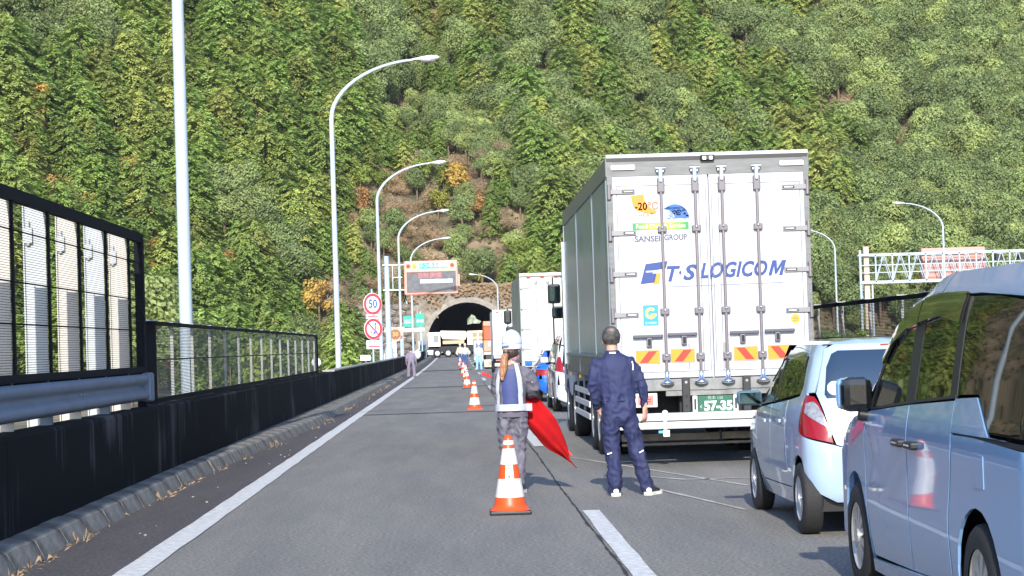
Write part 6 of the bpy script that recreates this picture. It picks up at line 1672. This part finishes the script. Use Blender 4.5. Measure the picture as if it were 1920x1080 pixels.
# overalls: one continuous garment (torso, arms, legs)
b = MB()
chain(b, [((-.105, 0, 1.425), .085, .07), ((-.10, .0, 1.375), .165, .095), ((-.09, -.005, 1.31), .195, .115), ((-.075, -.005, 1.2), .20, .12), ((-.065, 0, 1.08), .19, .122), ((-.06, .0, .98), .178, .122), ((-.055, -.01, .90), .18, .128), ((-.055, -.015, .80), .182, .132)], 22)
chain(b, [((.055, 0, 1.335), .078, .075), ((.115, -.01, 1.26), .068, .07), ((.155, -.025, 1.15), .060, .062), ((.18, -.03, 1.07), .054, .056), ((.195, -.015, .98), .050, .05), ((.203, -.005, .905), .043, .04)], 14)
chain(b, [((-.25, 0, 1.325), .078, .075), ((-.285, -.01, 1.24), .068, .07), ((-.305, -.01, 1.13), .060, .062), ((-.305, .01, 1.07), .054, .056), ((-.285, .06, .97), .050, .05), ((-.262, .10, .91), .043, .042)], 14)
chain(b, [((-.135, -.015, .83), .098, .115), ((-.14, -.01, .70), .092, .1), ((-.135, .01, .55), .086, .09), ((-.13, .0, .42), .078, .08), ((-.125, -.01, .27), .075, .075), ((-.12, -.0, .13), .072, .075), ((-.118, .005, .075), .072, .078)], 16)
chain(b, [((.02, -.015, .83), .098, .115), ((.055, -.01, .70), .092, .1), ((.09, .01, .55), .086, .09), ((.12, .0, .42), .078, .08), ((.155, -.01, .27), .075, .075), ((.195, -.0, .13), .072, .075), ((.21, .005, .08), .072, .078)], 16)
def mfold(c):
    k = .7
    if c.z < .85: k = 1.35
    if .85 < c.z < 1.02: k = 1.3
    if abs(c.x+.08) > .2 and c.z > .85: k = 1.5
    if c.z > 1.2 and abs(c.x+.08) < .16: k = .45
    return k
ov = fuse('overalls', b, NAVY, man, .010, 3, .015, 5, (1, 1, .9), 4, mfold)
b = MB(); b.lathe([(.075, -.02), (.072, .025), (.066, .03), (.064, -.02)], 24, Matrix.Translation((-.106, -.0, 1.435)) @ Matrix.Diagonal((1, .95, 1, 1))); b.build('collar', NAVY, man)
b = MB(); b.box(-.14, -.075, -.079, -.071, 1.432, 1.448, ch=.002); b.build('collar_label', SIGNW, man)
b = MB(); b.tube([(.085, -.085, 1.35), (.096, -.084, 1.30), (.09, -.088, 1.26)], .0065, 6); b.build('shoulder_piping', SIGNW, man)
b = MB(); b.tube([(-.23, -.17, .99), (-.06, -.137, .985), (.09, -.12, .985)], .004, 6)
b = MB(); b.lathe([(.172, -.006), (.177, 0), (.172, .006)], 32, Matrix.Translation((-.058, 0, .955)) @ Matrix.Diagonal((1, .73, 1, 1))); b.build('waist_seam', mat('navy_dark_seam', (.008, .010, .035), .8), man)
for (x, z, a) in ((-.165, .435, .3), (.155, .445, .5)):
    b = MB(); b.box(x-.03, x+.02, -.083, -.077, z-.006, z+.006, Matrix.Translation((x, 0, z)) @ Matrix.Rotation(-a, 4, 'Y') @ Matrix.Translation((-x, 0, -z))); b.build('knee_trim', SIGNW, man)
for (hx, tx) in (((-.115, -.03), (-.115+.02, .22)), ((.215, -.03), (.31, .13))):
    b = MB(); shoe(b, (*hx, 0), (*tx, 0)); s1 = b.build('shoe', SHOED, man)
    b = MB(); sole(b, (*hx, 0), (*tx, 0), 1.12); b.build('sole', SHOEW, s1)
    b = MB(); b.ball((hx[0], hx[1]-.035, .05), (.03, .014, .028), 10, 6); b.build('heel_counter', SHOEW, s1)

# ---- woman with white helmet, vest straps and a red flag
wm = empty('person', (.55, 21.2, 0), 0, 'person with long brown ponytail and white helmet in grey workwear and reflective vest', 'person')
F_ = (.55, .83, 0)
b = MB()
Mw = head_mesh(b, (.02, .0, 1.515), .98, F_)
chain(b, [((.02, -.01, 1.33), .056, .056), ((.02, -.005, 1.40), .050, .052), ((.02, .0, 1.46), .05, .055)], 14)
chain(b, [((.0, 0, 1.34), .10, .075), ((-.0, .01, 1.1), .11, .08), ((.0, .01, .95), .12, .09)], 12)
chain(b, [((.13, .02, 1.24), .03, .03), ((.2, .08, 1.09), .03, .03), ((.19, .15, 1.03), .028, .028)], 8)
chain(b, [((-.13, .02, 1.24), .03, .03), ((-.15, .1, 1.08), .03, .03), ((.0, .22, 1.03), .028, .028)], 8)
hand(b, (.19, .15, 1.03), (-.5, .6, -.3), (-.3, -.2, -.8), .9, 1.2, 1)
hand(b, (.0, .22, 1.03), (.6, .3, -.2), (.0, -.3, -.8), .9, 1.2, -1)
for (xa, xk, xf) in ((-.08, -.075, -.075), (.06, .06, .045)):
    chain(b, [((xa, .01, .82), .05, .05), ((xk, .0, .45), .04, .04), ((xf, .0, .10), .033, .033)], 8)
fuse('body', b, SKIN, wm, .009, 2); face_bits(Mw, .98, wm)
b = MB()
chain(b, [((.02, -.0, 1.37), .066, .06), ((.01, -.0, 1.32), .135, .09), ((.0, -.0, 1.24), .165, .112), ((.0, .0, 1.12), .158, .115), ((.0, .0, 1.0), .145, .112), ((.0, .0, .90), .148, .115), ((-.0, -.0, .80), .152, .12)], 20)
chain(b, [((.125, .0, 1.27), .072, .072), ((.185, .02, 1.19), .078, .078), ((.222, .04, 1.10), .076, .076), ((.218, .09, 1.05), .066, .064), ((.19, .14, 1.035), .05, .05)], 14)
chain(b, [((-.125, .0, 1.27), .066, .07), ((-.15, .02, 1.18), .06, .066), ((-.155, .06, 1.09), .056, .06), ((-.10, .14, 1.05), .05, .05), ((-.02, .2, 1.035), .043, .043)], 14)
chain(b, [((-.075, -.0, .80), .082, .11), ((-.075, -.0, .68), .084, .095), ((-.075, .01, .53), .070, .08), ((-.075, .0, .42), .062, .07), ((-.075, -.0, .26), .06, .066), ((-.075, .0, .10), .062, .068)], 16)
chain(b, [((.07, -.0, .80), .084, .11), ((.075, -.0, .68), .086, .095), ((.07, .01, .53), .074, .082), ((.062, .0, .42), .066, .072), ((.05, -.0, .26), .062, .066), ((.045, .0, .10), .062, .068)], 16)
fuse('workwear', b, GREYW, wm, .010, 3, .017, 5.5, (1, 1, .9), 11, lambda c: 1.4 if c.z < .85 or abs(c.x) > .15 else .6)
# vest
VN = mat('vest_navy', (.03, .045, .16), .6, var=.2, vscale=8); REFL = mat('reflective_tape', (.42, .44, .49), .45, .0, var=.12, vscale=12)
def wrap(name, ring, m, par, thick=.004):
    b = MB(); n = len(ring[0]); vs = [p for r in ring for p in r]
    b.add(vs, [(i*n+k, i*n+k+1, (i+1)*n+k+1, (i+1)*n+k) for i in range(len(ring)-1) for k in range(n-1)], True)
    o = b.build(name, m, par, recalc=False); return o
def torso_pt(a, z, off):
    rx = .172 if z > 1.05 else .160; ry = .128
    if z > 1.2: rx = .172-.16*(z-1.2)**1.3*3; ry = .128-(z-1.2)*.12
    return Vector((rx*sin(a)+off*sin(a), -ry*cos(a)-off*cos(a), z))
# back panel a in [-0.75, .75] (a=0 centre back)
ring = [[torso_pt(-.62+1.24*i/12, z, .006) for i in range(13)] for z in (.93, 1.0, 1.08, 1.16, 1.24, 1.30)]
vp = wrap('vest_back', ring, VN, wm)
for (a0, a1) in ((-1.0, -1.25), (.55, 1.0)):
    pts = []
    for k in range(14):
        t = k/13; z = .93+.43*t; a = a0+(a1-a0)*(1-(1-t)**1.2)*(-.15 if a0 < 0 else -.1) 
        a = a*(1-.28*t*t)
        pts.append((z, a))
    ring = [[torso_pt(a-.15+.075*i, z, .013) for i in range(5)] for z, a in pts]
    wrap('strap', ring, REFL, wm)
ring = [[torso_pt(2*pi*i/32-pi, z, .017) for i in range(33)] for z in (.865, .89, .92, .935)]
bt = wrap('waist_belt', ring, REFL, wm)
b = MB(); b.box(.09, .175, -.125, -.105, .86, .935, Matrix.Rotation(.35, 4, 'Z')); b.build('belt_flap', REFL, bt)
# pocket seam under belt
ring = [[torso_pt(-1.2+2.4*i/16, z, .012) for i in range(17)] for z in (.80, .845)]
wrap('jacket_hem', ring, mat('dark_hem', (.10, .09, .12), .8), wm)
# helmet
HW = mat('helmet_white', (.52, .55, .6), .25, coat=.5)
b = MB(); b.lathe([(.001, .148), (.05, .142), (.09, .118), (.115, .075), (.124, .03), (.126, -.01), (.130, -.03), (.126, -.034), (.118, -.028)], 32, Mw @ Matrix.Translation((0, -.005, .028)) @ Matrix.Diagonal((.82, .95, 1.12, 1)))
hm = b.build('helmet', HW, wm)
b = MB(); M2 = Mw @ Matrix.Translation((0, -.005, .028)) @ Matrix.Diagonal((.82, .95, 1.12, 1))
for a in (-.5, 0, .5):
    pts = [(.128*sin(t)*sin(a) if False else .1285*cos(t)*sin(a*.5), -.1285*cos(t), .149*sin(t)) for t in [.45+i*.25 for i in range(9)]]
    b.tube(pts, .004, 6, M=M2)
b.build('helmet_ridge', HW, hm)
b = MB(); b.lathe([(.1275, .018), (.1285, .024), (.1275, .030)], 32, M2); b.build('helmet_stripe', mat('helmet_line_blue', (.35, .42, .55), .4), hm)
b = MB(); b.box(-.045, .045, -.160, -.128, .075-.05, .087-.05, Mw @ Matrix.Rotation(0, 4, 'Z')); b.build('helmet_mark', mat('helmet_print', (.3, .36, .5), .4), hm)
b = MB(); b.ball((0, -.025, -.03), (.083, .088, .085), 18, 12, Mw); 
hr = b.build('hair', mat('dark_brown_hair', (.05, .03, .025), .5, bump=.4, bscale=60), wm)
b = MB()
hp_ = Mw @ Vector((0, -.115, -.03)); px_ = hp_.x
chain(b, [((px_, hp_.y, hp_.z), .026, .026), ((px_-.02, hp_.y-.035, hp_.z-.06), .036, .03), ((px_-.035, hp_.y-.045, hp_.z-.14), .04, .028), ((px_-.045, hp_.y-.045, hp_.z-.22), .034, .024), ((px_-.055, hp_.y-.04, hp_.z-.30), .016, .012)], 14)
fuse('ponytail', b, HAIRT, wm, .007, 2, .012, 26, (1, 1, .12), 2)
b = MB(); b.lathe([(.030, -.012), (.036, 0), (.030, .012)], 14, Matrix.Translation((px_-.004, hp_.y-.01, hp_.z-.012))); b.build('hair_tie', BLACKP, wm)
b = MB(); b.lathe([(.060, -.02), (.07, .0), (.066, .035), (.055, .05)], 20, Matrix.Translation((.03, .005, 1.395))); b.build('neck_scarf', mat('patterned_scarf', (.05, .04, .05), .7, col2=(.45, .25, .3), vscale=28), wm)
for (x, y, z, r) in ((.24, .02, 1.16, .012), (.255, .045, 1.11, .012)):
    pass
b = MB(); b.box(-.03, .03, -.004, .004, -.022, .022, Matrix.Translation((.235, -.02, 1.16)) @ Matrix.Rotation(.9, 4, 'Z') @ Matrix.Rotation(.5, 4, 'Y')); b.build('arm_patch', mat('patch_pink', (.8, .6, .65), .5), wm)
for x in (-.075, .045):
    b = MB(); shoe(b, (x, -.03, 0), (x+.05, .2, 0)); s1 = b.build('shoe', SHOED, wm)
    b = MB(); sole(b, (x, -.03, 0), (x+.05, .2, 0)); b.build('sole', SHOEW, s1)

# red flag held low across her front
fl = empty('flag', (.55, 21.33, 0), 0, 'furled dark red signal flag on a pole held low by the person in the helmet', 'flag')
b = MB(); b.tube([(-.27, -.02, 1.26), (.16, .12, 1.02), (.62, .05, .36)], .011, 8); b.build('flag_pole', mat('flag_pole_red', (.55, .05, .04), .5), fl)
FR = mat('flag_cloth', (.33, .006, .008), .8, spec=.1, var=.25, vscale=3)
def flagfn(u, v):
    # u along the pole (top to tip), v across
    A = Vector((.15, .06, 1.0)); B2 = Vector((.66, -.02, .235)); c = A+(B2-A)*u
    # upper edge bulges, lower edge sags
    top = (Vector((.115, 0, .085)))*(sin(pi*min(1, u*1.05+.1))**.8)*(1-u*.35)
    bot = (Vector((-.115, 0, -.115)))*(sin(pi*min(1, u*.78+.22))**.7)*(1-u**4)
    if u > .999: top = bot = Vector((0, 0, 0))
    p = c+top*(1-v)+bot*v
    p.y += .05*sin(v*5.5+u*1.5+.5)*(1-u*.5)+.014*sin(v*12+u*5)
    p += Vector((.003*sin(u*19), 0, .005*sin(u*13+v*3)))
    return p
b = MB(); b.grid(flagfn, 40, 22); o = b.build('cloth', FR, fl, recalc=False)
sd = o.modifiers.new('thickness', 'SOLIDIFY'); sd.thickness = .004
b = MB(); b.grid(lambda u, v: Vector((-.27-.035+.09*u, -.03+.01*sin(u*9), 1.245-.03*u+.045*v*(1-.5*u))), 8, 4); o = b.build('cloth_corner', mat('flag_tip_red', (.65, .03, .03), .6), fl, recalc=False)
sd = o.modifiers.new('thickness', 'SOLIDIFY'); sd.thickness = .004

# ---- distant people
GREYP2 = mat('white_work_jacket', (.42, .44, .46), .7)
def far_person(x, y, z, lab, top, leg, headm, H_=1.68, bag=None, rz_=0, pose=0):
    root = empty('person', (x, y, z), rz_, lab, 'person'); s = H_/1.7
    b = MB()
    b.ball((.0, .03, 1.59*s), (.08, .09, .115), 14, 10); chain(b, [((0, 0, 1.4*s), .06, .06), ((0, 0, 1.5*s), .055, .055)], 10)
    chain(b, [((0, .0, 1.38*s), .12, .08), ((0, 0, 1.0*s), .12, .09)], 10)
    for sg in (-1, 1):
        chain(b, [((sg*.19, 0, 1.34*s), .04, .04), ((sg*.25, 0, 1.1*s), .036, .036), ((sg*.26, .08, .86*s), .03, .03)], 8)
        hand(b, (sg*.26, .08, .86*s), (0, .1, -1), (-sg, 0, 0), 1, .5, -sg)
        chain(b, [((sg*.09, 0, .9*s), .05, .05), ((sg*.12, 0, .1), .035, .035)], 8)
    fuse('body', b, SKIN, root, .016, 1)
    b = MB(); chain(b, [((0, 0, 1.42*s), .09, .075), ((0, 0, 1.36*s), .18, .105), ((0, 0, 1.2*s), .2, .13), ((0, 0, .95*s), .18, .13)], 16)
    for sg in (-1, 1): chain(b, [((sg*.17, 0, 1.35*s), .075, .075), ((sg*.245, 0, 1.12*s), .062, .062), ((sg*.255, .06, .92*s), .05, .05)], 10)
    fuse('jacket', b, top, root, .018, 2, .015, 7)
    b = MB()
    for sg in (-1, 1): chain(b, [((sg*.09, 0, .93*s), .1, .12), ((sg*(.10+pose), .0, .5*s), .08, .085), ((sg*(.12+pose), 0, .06), .066, .07)], 12)
    fuse('trousers', b, leg, root, .018, 2, .015, 7, seed=3)
    for sg in (-1, 1):
        b = MB(); shoe(b, (sg*(.12+pose), -.04, 0), (sg*(.13+pose), .2, 0)); b.build('shoe', SHOED, root)
    b = MB(); b.ball((0, .0, 1.64*s), (.098, .108, .095), 14, 8); b.build('hair', headm, root) if headm is HAIRB else b.build('helmet', headm, root)
    return root
LIL = mat('lilac_grey_coverall', (.18, .155, .21), .75)
p1 = far_person(-2.46, 106.5, rz(106), 'person in lilac grey coveralls walking beside the black wall with a white sack', LIL, LIL, HAIRB, 1.55, pose=.05)
b = MB(); b.ball((0, 0, .22), (.2, .16, .24), 12, 8); b.ball((.03, 0, .45), (.06, .05, .06), 8, 5); o = b.build('sack', WHITE); o.location = (-2.12, 106.6, rz(106)+.98); tag(o, 'white sack held at the side of the person in lilac grey coveralls', 'sack')
p2 = far_person(1.33, 128, rz(128), 'person in white jacket and light blue trousers standing left of the orange lorry', GREYP2, mat('light_blue_trousers', (.25, .5, .72), .6), WHITE, 1.72, pose=.02)
p3 = far_person(.55, 150, rz(150), 'person in white shirt and navy trousers near the farthest cones', GREYP2, mat('navy_trousers', (.04, .08, .2), .6), mat('pale_helmet', (.8, .7, .5), .5), 1.7)
p4_ = far_person(.2, 165, rz(165), 'person in a pale tan jacket near the wreck, half hidden behind others', mat('tan_jacket', (.65, .45, .28), .6), mat('navy_trousers', (.04, .08, .2), .6), mat('pale_helmet', (.8, .7, .5), .5), 1.7)
